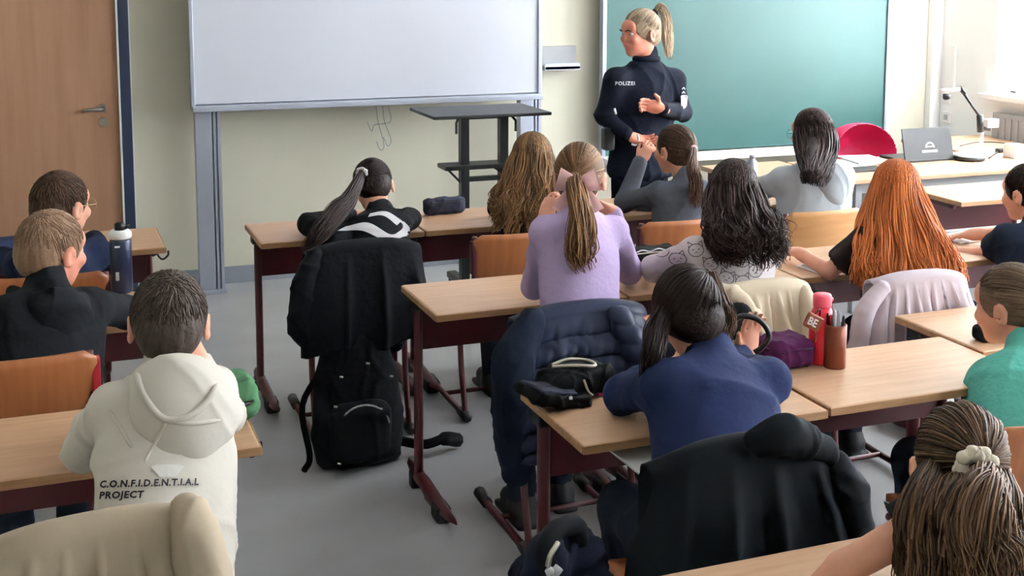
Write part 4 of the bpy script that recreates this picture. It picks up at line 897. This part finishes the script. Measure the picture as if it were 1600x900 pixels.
cr4 = P['right']; ray_decal('back_lettering', M['ink'], P['r'], P['top'], A(147, 762, 2.2), cr4, P['up'], camv(200, 760), tp, off=.004)
ray_decal('back_print', cloth('faded_print', '#e6e4e0'), P['r'], P['top'], A(262, 735, 2.2), cr4, P['up'], camv(262, 735), [([(.03*math.cos(a)*(1+.3*math.sin(3*a)), .018*math.sin(a)*(1+.3*math.cos(2*a))) for a in np.linspace(0, 2*PI, 17)[:-1]], [tuple(range(16))])], off=.003)
# ---- 3 blond boy in black
hd = A(80, 392, 3.92); nk = A(72, 448, 3.86); sL = A(15, 490, 3.78); sR = A(140, 478, 3.92); hp = a3(-.02, 3.72, .52)
P = seated('boy with short blond hair in a black sweater on the orange chair', hp, hd, (-48, -10, 0), nk, sL, sR,
  (a3(-.26, 4.0, .82), a3(-.12, 4.25, .79)), (a3(.24, 4.10, .82), a3(.10, 4.36, .79)), top='c_black', bulk=1.16, fat=1.05, hs=1.0, skin='skinr')
short_hair(P, HM['kblond'], seed=51, n=900, rad=.003); hood(P, 'c_black', nk-P['up']*.09-P['fw']*.06, .85)
# ---- 2 boy with glasses
hd = A(95, 322, 4.86); nk = A(92, 382, 4.82); sL = A(35, 412, 4.75); sR = A(150, 392, 4.9); hp = a3(.03, 4.80, .50)
P = seated('boy with dark hair and glasses in a navy sweater by the door', hp, hd, (-46, -6, 0), nk, sL, sR,
  (a3(-.22, 5.12, .82), a3(-.1, 5.4, .79)), (A(178, 418, 5.05), a3(.20, 5.42, .79)), top='c_navy', bulk=1.08, glasses='glassg', hs=1.06)
short_hair(P, HM['brown'], seed=61, n=900, rad=.004, ln=.5)
# ---- 5 striped sweater
hd = A(583, 292, 5.24); nk = A(592, 338, 5.13); sL = A(518, 372, 5.02); sR = A(622, 350, 5.12); hp = a3(1.19, 4.80, .50)
P = seated('child with dark ponytail bending over the desk in a black and white striped sweater', hp, hd, (-8, -32, -4), nk, sL, sR,
  (a3(sL[0]-.03, 5.33, .80), a3(1.28, 5.50, .79), a3(1, .2, 0), None), (A(640, 352, 5.28)*a3(1, 1, 0)+a3(0, 0, .80), a3(1.36, 5.48, .79), a3(-1, .2, 0), None), top='c_black', bulk=1.06, hs=.98)
pulled_hair(P, HM['dbrown'], (-.55, -.75, .05), seed=71, n=420); kn = surf(P, a3(-.55, -.75, .05), 1.06)
scrunchie(P, kn, a3(-.5, -.6, -.2), .019, .008, M['c_white'])
tail(P, HM['dbrown'], [kn, A(545, 312, 5.02), A(525, 330, 4.93), A(500, 365, 4.84), A(478, 398, 4.80)], [.02, .036, .045, .04, .02], n=120, seed=72)
# stripes knitted across the upper back
def band(px0, px1): pass
tgt = P['top']; o0 = A(585, 345, 4.9); rr_, uu_ = cr, VUP
def S5(pts): return [np.array([(p[0]-585)/408., -(p[1]-345)/408.]) for p in pts]
def strip(top_, bot, n=14):
    T_ = catmull([np.append(p, 0) for p in S5(top_)], n)[:, :2]; B_ = catmull([np.append(p, 0) for p in S5(bot)], n)[:, :2]; o = []
    for i in range(len(T_)-1):
        for k in range(6):
            q = [T_[i]+(B_[i]-T_[i])*k/6, T_[i+1]+(B_[i+1]-T_[i+1])*k/6, T_[i+1]+(B_[i+1]-T_[i+1])*(k+1)/6, T_[i]+(B_[i]-T_[i])*(k+1)/6]; o.append((q, [(0, 1, 2, 3)]))
    return o
nn5 = -AX[2]+VUP*.25
ray_decal('white_stripe', M['c_white'], P['r'], tgt, o0, rr_, uu_, nn5, strip([(570, 322), (595, 316), (620, 330)], [(568, 330), (592, 326), (614, 342)]), off=.004)
ray_decal('white_stripe', M['c_white'], P['r'], tgt, o0, rr_, uu_, nn5, strip([(612, 330), (622, 338), (620, 352), (606, 362), (570, 342), (535, 350)], [(624, 332), (634, 345), (628, 362), (600, 374), (562, 358), (524, 360)]), off=.0045)
ray_decal('white_stripe', M['c_white'], P['r'], tgt, o0, rr_, uu_, nn5, strip([(632, 336), (640, 345), (640, 358)], [(638, 336), (648, 346), (646, 360)]), off=.004)
# ---- 6 wavy brown hair
hd = A(832, 250, 5.12); nk = A(828, 308, 5.08); sL = A(800, 326, 5.04); sR = A(868, 322, 5.1); hp = a3(nk[0]-.03, 4.92, .50)
P = seated('girl with very long wavy brown hair at the front row, in a black top', hp, hd, (-28, -4, 0), nk, sL, sR,
  (a3(sL[0]+.02, 5.28, .82), a3(1.98, 5.42, .79)), (a3(sR[0]+.05, 5.28, .82), a3(2.12, 5.42, .79)), top='c_dark', hs=1.0)
long_hair(P, HM['wavy'], A(820, 362, 4.90), .125, n=430, seed=81, wave=.020, bulge=.045, lighten=.35, ragged=.09)
# ---- 7 girl with the pink bow
hd = A(906, 278, 3.88); nk = A(902, 330, 3.80); sL = A(853, 358, 3.76); sR = A(957, 358, 3.80); hp = a3(A(912, 470, 3.62)[0], 3.62, .60)
P = seated('girl with a large pale pink hair bow in a lilac knit top', hp, hd, (-30, -2, 0), nk, sL, sR,
  (A(834, 448, 3.98), A(850, 345, 4.08), a3(.35, 0, .8), a3(.6, .3, -.3)), (A(975, 440, 4.08)*a3(1, 1, 0)+a3(0.02, 0, .80), A(958, 332, 4.12), a3(-.75, .1, .5), a3(-.3, -.2, -.6)), top='c_lilac', foldamp=.003, fat=.98, bulk=.98, hand_pose={'L': dict(curl=42), 'R': dict(curl=42)})
pulled_hair(P, HM['bow'], (0, -.98, .0), seed=91, n=460); kn = surf(P, a3(0, -.98, .0), 1.06)
kb = kn.copy()
tail(P, HM['bow'], [kn, kn-AX[2]*a3(1, 1, 0)*.035-VUP*.03, A(908, 345, 3.66), A(908, 385, 3.63), A(911, 418, 3.64)], [.018, .032, .046, .05, .034], n=150, seed=92, wave=.012, lighten=.25)
bx = A(903, 290, kb[1]-.015); bf = -AX[2]*a3(1, 1, 0); bf /= np.linalg.norm(bf)
bw = MB()
def ribbon(pts, ws, th=.004):
    P_ = catmull(pts, 6); W_ = np.interp(np.linspace(0, 1, len(P_)), np.linspace(0, 1, len(ws)), ws); T_ = np.gradient(P_, axis=0); T_ /= np.linalg.norm(T_, axis=1)[:, None]
    v = []
    for p, t_, w_ in zip(P_, T_, W_):
        n_ = bf; s_ = np.cross(t_, n_); s_ /= np.linalg.norm(s_)+1e-9
        for a, b in ((-1, -1), (-.3, -1.6), (.3, -.6), (1, -1), (1, 1), (.3, 1.8), (-.3, .8), (-1, 1)): v.append(p+s_*w_*a+n_*th*b*.6)
    f = [(i*8+j, i*8+(j+1) % 8, (i+1)*8+(j+1) % 8, (i+1)*8+j) for i in range(len(P_)-1) for j in range(8)]; f += [tuple(range(8)), tuple((len(P_)-1)*8+j for j in range(8))[::-1]]; bw.add(v, f)
ns = 4
for sx in (-1, 1):
    ribbon([bx, bx+cr*sx*.026+VUP*.012+bf*.018, bx+cr*sx*.066+VUP*.024+bf*.012], [.010, .028, .038], .006)
    ribbon([bx, bx+cr*sx*.03-VUP*.03+bf*.008, bx+cr*sx*.060-VUP*.085+bf*.006], [.010, .020, .028], .004)
bw.out('hair_bow', M['pinkbow'], P['r'], True)
S = SDF(.003); S.ell(bx+bf*.016, (.014, .012, .016)); S.build('bow_knot', M['pinkbow'], P['r'], h=.003)
hem = MB(); hc = hp+P['up']*.035; hem.tube([hc+P['right']*.147*math.cos(a)+P['fw']*.112*math.sin(a)+P['up']*.006*math.sin(a*26) for a in np.linspace(0, 2*PI, 160)], .005, 6, False); hem.out('frilled_hem', M['c_lilac'], P['r'], True)
# ---- 8 girl in grey
hd = A(1055, 235, 5.18); nk = A(1072, 284, 5.10); sL = A(1030, 300, 5.12); sR = A(1098, 300, 5.00); hp = a3(A(1065, 340, 4.92)[0], 4.95, .50)
P = seated('girl in a fitted grey top with a ponytail, hand raised to her chin', hp, hd, (18, -4, 0), nk, sL, sR,
  (A(976, 316, 5.28), A(1000, 252, 5.36), a3(.5, .0, .75), a3(.3, .6, -.5)), (a3(sR[0]-.02, 5.25, .82), A(995, 325, 5.36), a3(-.9, .2, 0), None), top='c_grey', bulk=.98, hs=.98, hand_pose={'L': dict(curl=45)})
pulled_hair(P, HM['brown'], (.05, -.97, -.15), seed=101, n=420); kn = surf(P, a3(.05, -.97, -.15), 1.06)
scrunchie(P, kn, a3(.2, -.9, 0), .016, .006, M['pinkbow'])
tail(P, HM['brown'], [kn, A(1082, 262, 4.95), A(1088, 290, 4.93), A(1084, 322, 4.93)], [.016, .032, .036, .018], n=90, seed=102)
# ---- 10 pale hoodie with glasses
hd = A(1268, 208, 5.22); nk = A(1272, 254, 5.12); sL = A(1222, 278, 5.12); sR = A(1315, 272, 5.05); hp = a3(A(1275, 320, 4.98)[0], 5.0, .52)
P = seated('girl with glasses and long black hair in a pale grey hoodie', hp, hd, (20, -8, 0), nk, sL, sR,
  (a3(sL[0]-.02, 5.33, .80), a3(3.25, 5.48, .79)), (a3(sR[0]+.03, 5.30, .80), a3(3.55, 5.48, .79)), top='c_pale', bulk=1.2, glasses='glasses', hs=.98, foldamp=.006)
hood(P, 'c_pale', nk-P['up']*.09-P['fw']*.08+P['right']*.055, .95)
long_hair(P, HM['black'], A(1276, 285, 4.90), .062, n=420, seed=111, wave=.004, bulge=.035, lighten=.15, depth=.03, azlo=1.1)
# ---- 9 cat shirt
hd = A(1146, 302, 3.90); nk = A(1145, 362, 3.84); sL = A(1086, 392, 3.80); sR = A(1200, 392, 3.80); hp = a3(A(1145, 470, 3.62)[0], 3.66, .52)
P = seated('girl with long wavy black hair in a white shirt printed with cat faces', hp, hd, (-28, -4, 0), nk, sL, sR,
  (a3(sL[0]-.04, 4.02, .82), a3(2.1, 4.2, .79)), (a3(sR[0]+.04, 4.02, .82), a3(2.45, 4.2, .79)), top='c_cat', bulk=1.08, hs=1.0, foldamp=.003)
cat = []
def catface(cx_, cy_, s_=1., ro=0):
    c, s = math.cos(ro), math.sin(ro); o = []
    def T(pts): return [(cx_+s_*(c*x-s*y), cy_+s_*(s*x+c*y)) for x, y in pts]
    ring = [(.027*math.cos(a), .022*math.sin(a)) for a in np.linspace(0, 2*PI, 19)[:-1]]
    o += stroke(T(ring), .0022, True)
    for sx in (-1, 1): o += stroke(T([(sx*.024, .008), (sx*.024, .030), (sx*.010, .021)]), .0022); o += stroke(T([(sx*.010-.003, .003), (sx*.010+.003, .003)]), .003); o += stroke(T([(0, -.005), (sx*.006, -.010)]), .0018)
    return o
for (px, py, ro) in ((1062, 392, .2), (1085, 372, -.3), (1072, 420, .3), (1100, 402, .1), (1092, 440, -.2), (1125, 425, .2), (1150, 448, -.3), (1180, 420, .3), (1202, 438, 0), (1120, 458, .4), (1215, 405, .2), (1178, 455, .1), (1048, 410, .5), (1160, 400, .2)):
    cat += catface((px-1140)/500., -(py-410)/500., .95, ro)
ray_decal('cat_print', M['ink'], P['r'], P['top'], A(1140, 410, 3.5), cr, VUP, -AX[2], cat, off=.0025)
long_hair(P, HM['black'], A(1174, 410, 3.62), .105, n=520, seed=121, wave=.018, bulge=.05, lighten=.42, rad=.0055, ragged=.08)
# ---- 11 red hair
hd = A(1400, 300, 3.92); nk = A(1404, 362, 3.84); sL = A(1352, 375, 3.84); sR = A(1455, 372, 3.84); hp = a3(A(1410, 460, 3.66)[0], 3.66, .52)
P = seated('girl with long straight copper red hair in a dark tee', hp, hd, (-36, -2, 0), nk, sL, sR,
  (A(1296, 424, 3.94), a3(2.72, 4.14, .79), None, None), (a3(sR[0]+.06, 4.0, .83), a3(3.02, 4.2, .79)), top='c_brown', sleeve='short', bulk=1.02, hs=1.02)
long_hair(P, HM['red'], A(1420, 452, 3.62), .165, n=900, seed=131, wave=.010, bulge=.055, lighten=.35, rad=.0055)
# ---- 12 right edge navy
hd = A(1606, 302, 3.98); nk = A(1622, 352, 3.9); sL = A(1575, 372, 3.92); sR = A(1690, 366, 3.8); hp = a3(3.52, 3.68, .52)
P = seated('child in a dark navy tee leaning on the desk at the right edge', hp, hd, (14, -8, 0), nk, sL, sR,
  (A(1545, 398, 4.02), A(1500, 396, 4.12), a3(-.9, .3, 0), None), (a3(sR[0], 4.05, .82), a3(3.6, 4.2, .79)), top='c_dnavy', sleeve='short', bulk=1.15, hs=1.0)
short_hair(P, HM['dbrown'], seed=141, n=900)
# ---- 13 navy blue tee, head bent
hd = A(1078, 492, 2.84); nk = A(1110, 556, 2.76); sL = A(1040, 598, 2.70); sR = A(1200, 590, 2.72); hp = a3(A(1140, 700, 2.46)[0]-.01, 2.46, .55)
P = seated('child in a navy blue tee with dark hair resting the head on the arms', hp, hd, (-10, -24, -14), nk, sL, sR,
  (a3(sL[0]-.02, 2.90, .80), A(1070, 562, 2.98), a3(.2, .2, 1), a3(.3, -1, 0)), (a3(sR[0]+.02, 2.95, .82), A(1166, 556, 2.98), a3(.1, -.1, 1), a3(0, -1, 0)), top='c_blue', bulk=1.14, fat=1.04, hs=1.04, sleeve='three', hand_pose={'R': dict(curl=14)})
P13 = P; pulled_hair(P, HM['dbrown'], (.55, -.35, .45), seed=151, n=600, rad=.0048, loose=.05, low=.35); kn = surf(P, a3(.55, -.35, .45), 1.02)
tail(P, HM['brown'], [kn, A(1118, 480, 2.78), A(1130, 505, 2.78), A(1128, 545, 2.76)], [.03, .045, .035, .012], n=110, seed=152, lighten=.3)
tail(P, HM['dbrown'], [surf(P, a3(-.7, -.3, 0), 1.0), A(1025, 520, 2.78), A(1020, 560, 2.72), A(1010, 612, 2.72)], [.03, .035, .035, .012], n=70, seed=153, name='loose_strand')
# ---- 14 teal
hd = A(1580, 478, 2.84); nk = A(1606, 552, 2.74); sL = A(1548, 596, 2.76); sR = A(1690, 590, 2.66); hp = a3(A(1620, 700, 2.5)[0], 2.52, .52)
P = seated('girl in a ribbed teal tee with tied-back light brown hair at the right edge', hp, hd, (22, -10, 0), nk, sL, sR,
  (A(1532, 668, 2.84), A(1540, 700, 3.05), None, None), (a3(sR[0], 2.85, .70), a3(2.70, 3.0, .62)), top='c_teal', sleeve='cap', bulk=1.12, hs=1.02)
pulled_hair(P, HM['ash'], (.05, -.98, -.1), seed=161, n=520); kn = surf(P, a3(.05, -.98, -.1), 1.05)
scrunchie(P, kn, a3(.3, -.9, 0), .02, .009, M['creamtie']); tail(P, HM['ash'], [kn, kn+a3(.05, -.05, -.05), kn+a3(.07, -.06, -.16)], [.02, .035, .02], n=60, seed=162)
# ---- 15 scrunchie girl, nearest
hd = A(1500, 738, 1.86); nk = A(1520, 825, 1.76); sL = A(1466, 806, 1.76); sR = A(1600, 892, 1.72); hp = a3(1.66, 1.38, .50)
P = seated('girl with long brown hair tied in a cream scrunchie, nearest the camera', hp, hd, (-36, -14, 0), nk, sL, sR,
  (A(1318, 888, 1.84), A(1235, 960, 1.90), None, None), (a3(sR[0]+.04, 1.95, .82), a3(1.7, 2.0, .79)), top='c_dark', sleeve='cap', hs=1.02, bulk=1.05)
pulled_hair(P, HM['scr'], (.35, -.85, .12), seed=171, n=1300, rad=.0034, loose=.12); kn = surf(P, a3(.35, -.85, .12), 1.10)
kn = A(1525, 730, kn[1])
scrunchie(P, kn, -AX[2]*a3(1, 1, .2), .026, .0125, M['creamtie'], seed=3)
tail(P, HM['scr'], [kn, kn+cr*.02+bf*.02-VUP*.02, A(1535, 800, 1.66), A(1540, 850, 1.64), A(1560, 930, 1.64)], [.02, .04, .062, .07, .05], n=330, seed=172, wave=.018, lighten=.35, rad=.0031)
tail(P, HM['scr'], [surf(P, a3(-.5, -.5, -.2), .95), A(1445, 800, 1.74), A(1450, 880, 1.72), A(1470, 960, 1.72)], [.035, .06, .07, .04], n=240, seed=173, name='loose_hair', wave=.014, rad=.0031)
tail(P, HM['scr'], [surf(P, a3(-.1, -.8, -.3), .95), A(1492, 800, 1.70), A(1496, 870, 1.69), A(1500, 950, 1.69)], [.03, .055, .06, .04], n=150, seed=175, name='loose_hair', wave=.014, rad=.0031)
tail(P, HM['scr'], [surf(P, a3(.7, -.3, -.2), .95), A(1575, 800, 1.72), A(1590, 870, 1.70), A(1590, 950, 1.70)], [.03, .045, .05, .03], n=160, seed=174, name='loose_hair', wave=.016, rad=.0031)

q = A(1168, 520, 2.92); MB().tube(catmull([q+cr*x+VUP*z for x, z in ((-.055, -.05), (-.052, .01), (-.02, .045), (.03, .035), (.058, -.005), (.04, -.04), (.02, -.055))], 6), .008, 8).out('dark_cuff', M['black'], P13['r'], True)
S = SDF(.01); S.ell(q+a3(.03, .11, 0), (.055, .014, .055)); S.build('dark_cuff_back', M['c_black'], P13['r'], h=.005)

# ================================================================ jackets over chairs, bags
def drape(label, cx, y0, ztop, w0, w1, zb, m, seed=0, amp=.014, th=.012, name='jacket', quilt=0, nf=6, inside=.14, sag=.05, drop=.03, skew=0., cat='jacket'):
    t = root(name, label, cat, (cx, y0, 0)); r = np.random.default_rng(seed); U = np.linspace(-1, 1, 90); nv = 130 if quilt else 70
    zl, zr = zb; ph = r.uniform(0, 6.28, 8); kk = r.uniform(.6, 1.3, 8)*nf
    def P_(u, v):
        zb_ = zl+(zr-zl)*(u+1)/2+.012*math.sin(u*5+ph[0]); zt = ztop-drop*abs(u)**3-skew*u; L1 = inside; L2 = zt-zb_; Lt = L1+.09+L2; s = v*Lt
        f = sum(math.sin(kk[i]*u+ph[i]+.8*s*math.sin(ph[i+1])) for i in range(3))/3; f = (1-abs(math.sin(kk[5]*u*1.15+ph[6]+.7*s)))**2*.9+f*.6
        if s < L1: y, z = .035, zt-L1+s; g = 0
        elif s < L1+.09: a = (s-L1)/.09*PI; y, z = .035*math.cos(a), zt+.028*math.sin(a); g = 0
        else: d = s-L1-.09; y, z = -.035-sag*math.sin(min(1, d/max(L2, .01))*1.9), zt-d; g = min(1, d/.12)
        w = w0+(w1-w0)*g*min(1, max(0, s-L1)/.35); x = u*w/2*(1-.0*v)
        y += (.03+.02*g)*abs(u)**7; y -= g*amp*f*(1+.8*min(1, max(0, s-L1-.1)/.3))
        x += g*amp*.5*math.cos(kk[1]*u*1.7+ph[3])
        if quilt: y -= g*(.030*(abs(math.sin(PI*s/quilt)))**.55+.0035*math.sin(x*95+3*math.sin(s*60)+f*4)+.003*math.sin(x*160+s*40))
        return (cx+x, y0+y, z)
    G = np.array([[P_(u, v) for v in np.linspace(0, 1, nv)] for u in U]); du = np.gradient(G, axis=0); dv = np.gradient(G, axis=1); n_ = np.cross(du, dv); n_ /= np.linalg.norm(n_, axis=2)[..., None]+1e-9
    a, b = G+n_*th/2, G-n_*th/2; V_ = np.concatenate([a.reshape(-1, 3), b.reshape(-1, 3)]); K_ = len(U)*nv; F_ = []
    for i in range(len(U)-1):
        for j in range(nv-1): q = i*nv+j; F_ += [(q, q+1, q+nv+1, q+nv), (K_+q, K_+q+nv, K_+q+nv+1, K_+q+1)]
    rim = [i*nv for i in range(len(U))]+[(len(U)-1)*nv+j for j in range(1, nv)]+[i*nv+nv-1 for i in range(len(U)-2, -1, -1)]+[j for j in range(nv-2, 0, -1)]
    for p_, q_ in zip(rim, rim[1:]+rim[:1]): F_.append((p_, q_, K_+q_, K_+p_))
    me = fastmesh('shell', V_-np.array([cx, y0, 0]), np.array(F_)); o = link('shell', me, M[m], t); return t
def sleeve(t, pts, rs, m, seed=0, amp=.006, quilt=0, name='sleeve'):
    S = SDF(.02); G = catmull(pts, 4); W_ = np.interp(np.linspace(0, 1, len(G)), np.linspace(0, 1, len(rs)), rs)
    for i in range(len(G)-1): S.cone(G[i], G[i+1], W_[i], W_[i+1], k=.01)
    fo = folds(amp, seed, 25, 50); fn = (lambda v, n: fo(v, n)+.010*(np.abs(np.sin(PI*v[:, 2]/quilt))**.6-.6)) if quilt else fo
    return S.build(name, M[m], t, h=.007, fold=fn)
# quilted navy jacket
Yp = 3.50; xl, xr = A(800, 500, Yp)[0], A(1012, 500, Yp)[0]; zt = A(930, 484, Yp)[2]
t = drape('quilted navy puffer jacket over the chair of the girl with the pink bow', (xl+xr)/2, Yp, zt, xr-xl-.02, xr-xl+.02, (.42, .50), 'c_puffer', 3, .008, quilt=.062, sag=.05, drop=.04, inside=.10)
sleeve(t, [A(830, 505, Yp-.04), A(803, 560, Yp-.06), A(800, 640, Yp-.05), A(808, 735, Yp-.03)], [.045, .06, .058, .048], 'c_dnavy', 5, .006, name='hanging_front')
sleeve(t, [A(968, 495, Yp-.06), A(990, 540, Yp-.09), A(1000, 590, Yp-.07)], [.035, .042, .036], 'c_puffer', 6, .003, quilt=.055)
# cream coat
xl, xr = A(1118, 470, 3.5)[0], A(1264, 470, 3.5)[0]; zt = A(1190, 452, 3.5)[2]
t = drape('cream coat over the chair of the girl in the cat shirt', (xl+xr)/2, 3.5, zt, xr-xl, xr-xl+.04, (.40, .40), 'c_coat', 13, .030, nf=13, sag=.03)
sleeve(t, [A(1256, 458, 3.47), A(1268, 500, 3.44), A(1268, 560, 3.43)], [.03, .04, .035], 'c_coat', 15)
sleeve(t, [A(1125, 455, 3.47), A(1160, 470, 3.42), A(1190, 520, 3.40)], [.03, .028, .02], 'c_coat', 16, name='lapel')
# pale lilac coat
xl, xr = A(1362, 470, 3.5)[0], A(1510, 470, 3.5)[0]; zt = A(1435, 437, 3.5)[2]
t = drape('pale lilac coat over the chair of the red-haired girl', (xl+xr)/2, 3.5, zt, xr-xl-.02, xr-xl+.10, (.45, .45), 'c_lcoat', 23, .032, nf=15, sag=.05, skew=.004)
sleeve(t, [A(1378, 450, 3.48), A(1350, 490, 3.46), A(1340, 555, 3.46)], [.028, .036, .034], 'c_lcoat', 25)
# big black coat
xl, xr = A(1010, 760, 2.25)[0], A(1318, 760, 2.25)[0]; zt = A(1190, 700, 2.25)[2]
t = drape('big black coat over the chair of the child in navy blue', (xl+xr)/2, 2.26, zt, xr-xl-.04, xr-xl+.12, (.20, .20), 'c_bcoat', 33, .020, nf=7, sag=.07, drop=.05)
sleeve(t, [A(1180, 690, 2.24), A(1230, 680, 2.22), A(1290, 705, 2.24)], [.03, .042, .03], 'c_bcoat', 35, name='collar')
sleeve(t, [A(1306, 725, 2.24), A(1325, 780, 2.22), A(1335, 850, 2.22)], [.035, .045, .04], 'c_bcoat', 36)
# black jacket of the striped child
xl, xr = A(478, 450, 4.72)[0], A(656, 450, 4.72)[0]; zt = A(560, 372, 4.72)[2]
t = drape('black jacket over the chair of the child in the striped sweater', (xl+xr)/2, 4.71, min(zt, .86)-.035, xr-xl, xr-xl+.05, (.44, .47), 'c_black', 43, .012, nf=6, sag=.05, drop=.04)
sleeve(t, [A(492, 400, 4.70), A(474, 450, 4.68), A(472, 510, 4.68), A(492, 545, 4.68)], [.03, .045, .05, .03], 'c_black', 45)
# beige jacket bottom left
xl, xr = A(-60, 800, 2.12)[0], A(318, 790, 2.12)[0]; zt = A(180, 800, 2.12)[2]-.03
t = drape('beige jacket over the chair at bottom left, behind the boy in the cream hoodie', (xl+xr)/2, 2.12, zt, xr-xl-.03, xr-xl, (.35, .35), 'c_beige', 53, .032, nf=9, sag=.03, drop=.03, skew=-.008)
sleeve(t, [A(290, 790, 2.10), A(305, 830, 2.07), A(315, 890, 2.06), A(318, 960, 2.06)], [.025, .038, .04, .036], 'c_beige', 55)
# backpack behind the striped child
bx_ = A(562, 600, 4.62)[0]; t = root('backpack', 'black school backpack standing on the floor behind the chair of the striped child', 'backpack', (bx_, 4.64, 0))
S = SDF(.04); S.loft(a3(bx_, 4.65, .03), a3(bx_, 4.70, .53), (1, 0, 0), [(0, .165, .09, 0), (.15, .18, .10, 0), (.6, .165, .10, 0), (.85, .13, .085, 0), (1, .075, .06, 0)]); S.build('bag_body', M['blackc'], t, h=.008, fold=folds(.006, 61))
S = SDF(.03); S.box(a3(bx_-.01, 4.57, .155), (.115, .055, .115), .05); S.build('front_pocket', M['blackc'], t, h=.007, fold=folds(.005, 62))
MB().tube([a3(bx_-.01+.10*math.cos(a), 4.525, .17+.10*math.sin(a)) for a in np.linspace(.2, 2.4, 16)], .004, 6).out('zip', M['greypl'], t, True)
MB().tube(catmull([a3(bx_-.04, 4.70, .53), a3(bx_-.03, 4.69, .58), a3(bx_+.03, 4.69, .58), a3(bx_+.04, 4.70, .53)], 5), .010, 8).out('carry_loop', M['blackc'], t, True)
MB().tube(catmull([a3(bx_+.10, 4.68, .08), a3(bx_+.24, 4.62, .05), a3(bx_+.33, 4.62, .06), a3(bx_+.40, 4.66, .03)], 5), [.02]*10+[.028]*6, 8).out('strap', M['blackc'], t, True)
MB().tube(catmull([a3(bx_-.12, 4.66, .40), a3(bx_-.21, 4.66, .25), a3(bx_-.19, 4.64, .06), a3(bx_-.22, 4.60, .02)], 5), .012, 8).out('strap', M['blackc'], t, True)
for dx, dz in ((.01, .42), (-.09, .38), (.10, .36), (-.12, .28), (.05, .25), (-.11, .06)): MB().tube([a3(bx_+dx, 4.555-(.03 if dz < .3 else 0), dz), a3(bx_+dx+.012, 4.55-(.03 if dz < .3 else 0), dz-.002)], .004, 6).out('zip_pull', M['zipm'], t)
# dark bag at the bottom edge
c0 = A(885, 880, 2.50); t = root('backpack', 'dark school bag with pale zip pulls at the bottom edge, left of the black coat', 'backpack', (c0[0], 2.50, 0))
S = SDF(.04); S.box(a3(c0[0], 2.52, c0[2]*.5), (.11, .10, c0[2]*.5), .06); S.ell(c0+a3(.0, 0, .03), (.085, .07, .05), k=.05); S.ell(A(850, 890, 2.42), (.05, .05, .09), k=.04); S.build('bag_body', M['navyc'], t, h=.008, fold=folds(.010, 71, 20, 40))
MB().tube(catmull([A(862, 900, 2.36), A(850, 860, 2.38), A(870, 828, 2.42), A(900, 822, 2.46), A(905, 850, 2.46)], 5), .022, 8).out('strap', M['blackc'], t, True)
MB().tube(catmull([A(856, 885, 2.34), A(860, 868, 2.34), A(872, 848, 2.36)], 4), .006, 6).out('zip', M['zipm'], t, True)
MB().tube([A(858, 890, 2.33), A(862, 900, 2.33)], .010, 6).tube([A(874, 886, 2.33), A(866, 897, 2.33)], .010, 6).out('buckle', M['whitep'], t, True)

# ---------------------------------------------------------------- finishing: sub-parts and groups
def kin(r): return [o for o in bpy.data.objects if o.parent is r]
def base(o): return o.name.split('.')[0]
SUB = {'body': ('eyes', 'iris', 'lips', 'eyebrow'), 'hair': ('hair_tie',), 'ponytail': (), 'top': ('chest_lettering', 'sleeve_badge', 'badge_shield', 'badge_stars', 'collar', 'cat_print', 'white_stripe', 'back_lettering', 'back_print', 'frilled_hem'),
 'hood': ('hood_seam',), 'desktop': ('edge_band',), 'drawer_front': ('drawer_handle',), 'front_pocket': ('zip',), 'case_body': ('zip_pull', 'side_tab', 'label', 'pink_edge', 'print_line', 'pink_print', 'zip', 'zip_band'),
 'lid': ('emblem', 'spout'), 'hair_bow': ('bow_knot',), 'control_box': ('display',), 'plate': ('rocker',), 'backrest': ('side_clip',), 'bottle_body': ('print_mark', 'print_line')}
for r in [o for o in bpy.data.objects if o.parent is None and 'category' in o]:
    ch = kin(r); first = {}
    for o in ch: first.setdefault(base(o), o)
    for host, subs in SUB.items():
        if host in first:
            for o in ch:
                if base(o) in subs and o.parent is r: o.parent = first[host]
GR = {'pencil case': 'pencil cases on the desks', 'jacket': 'jackets hung over chairs', 'bottle': 'bottles on the desks', 'paper': 'loose papers on the desks', 'backpack': 'school bags on the floor'}
for o in bpy.data.objects:
    if 'category' in o:
        if o['category'] in GR: o['group'] = GR[o['category']]
        if o['category'] == 'person' and 'officer' not in o['label']: o['group'] = 'pupils seated at the desks'
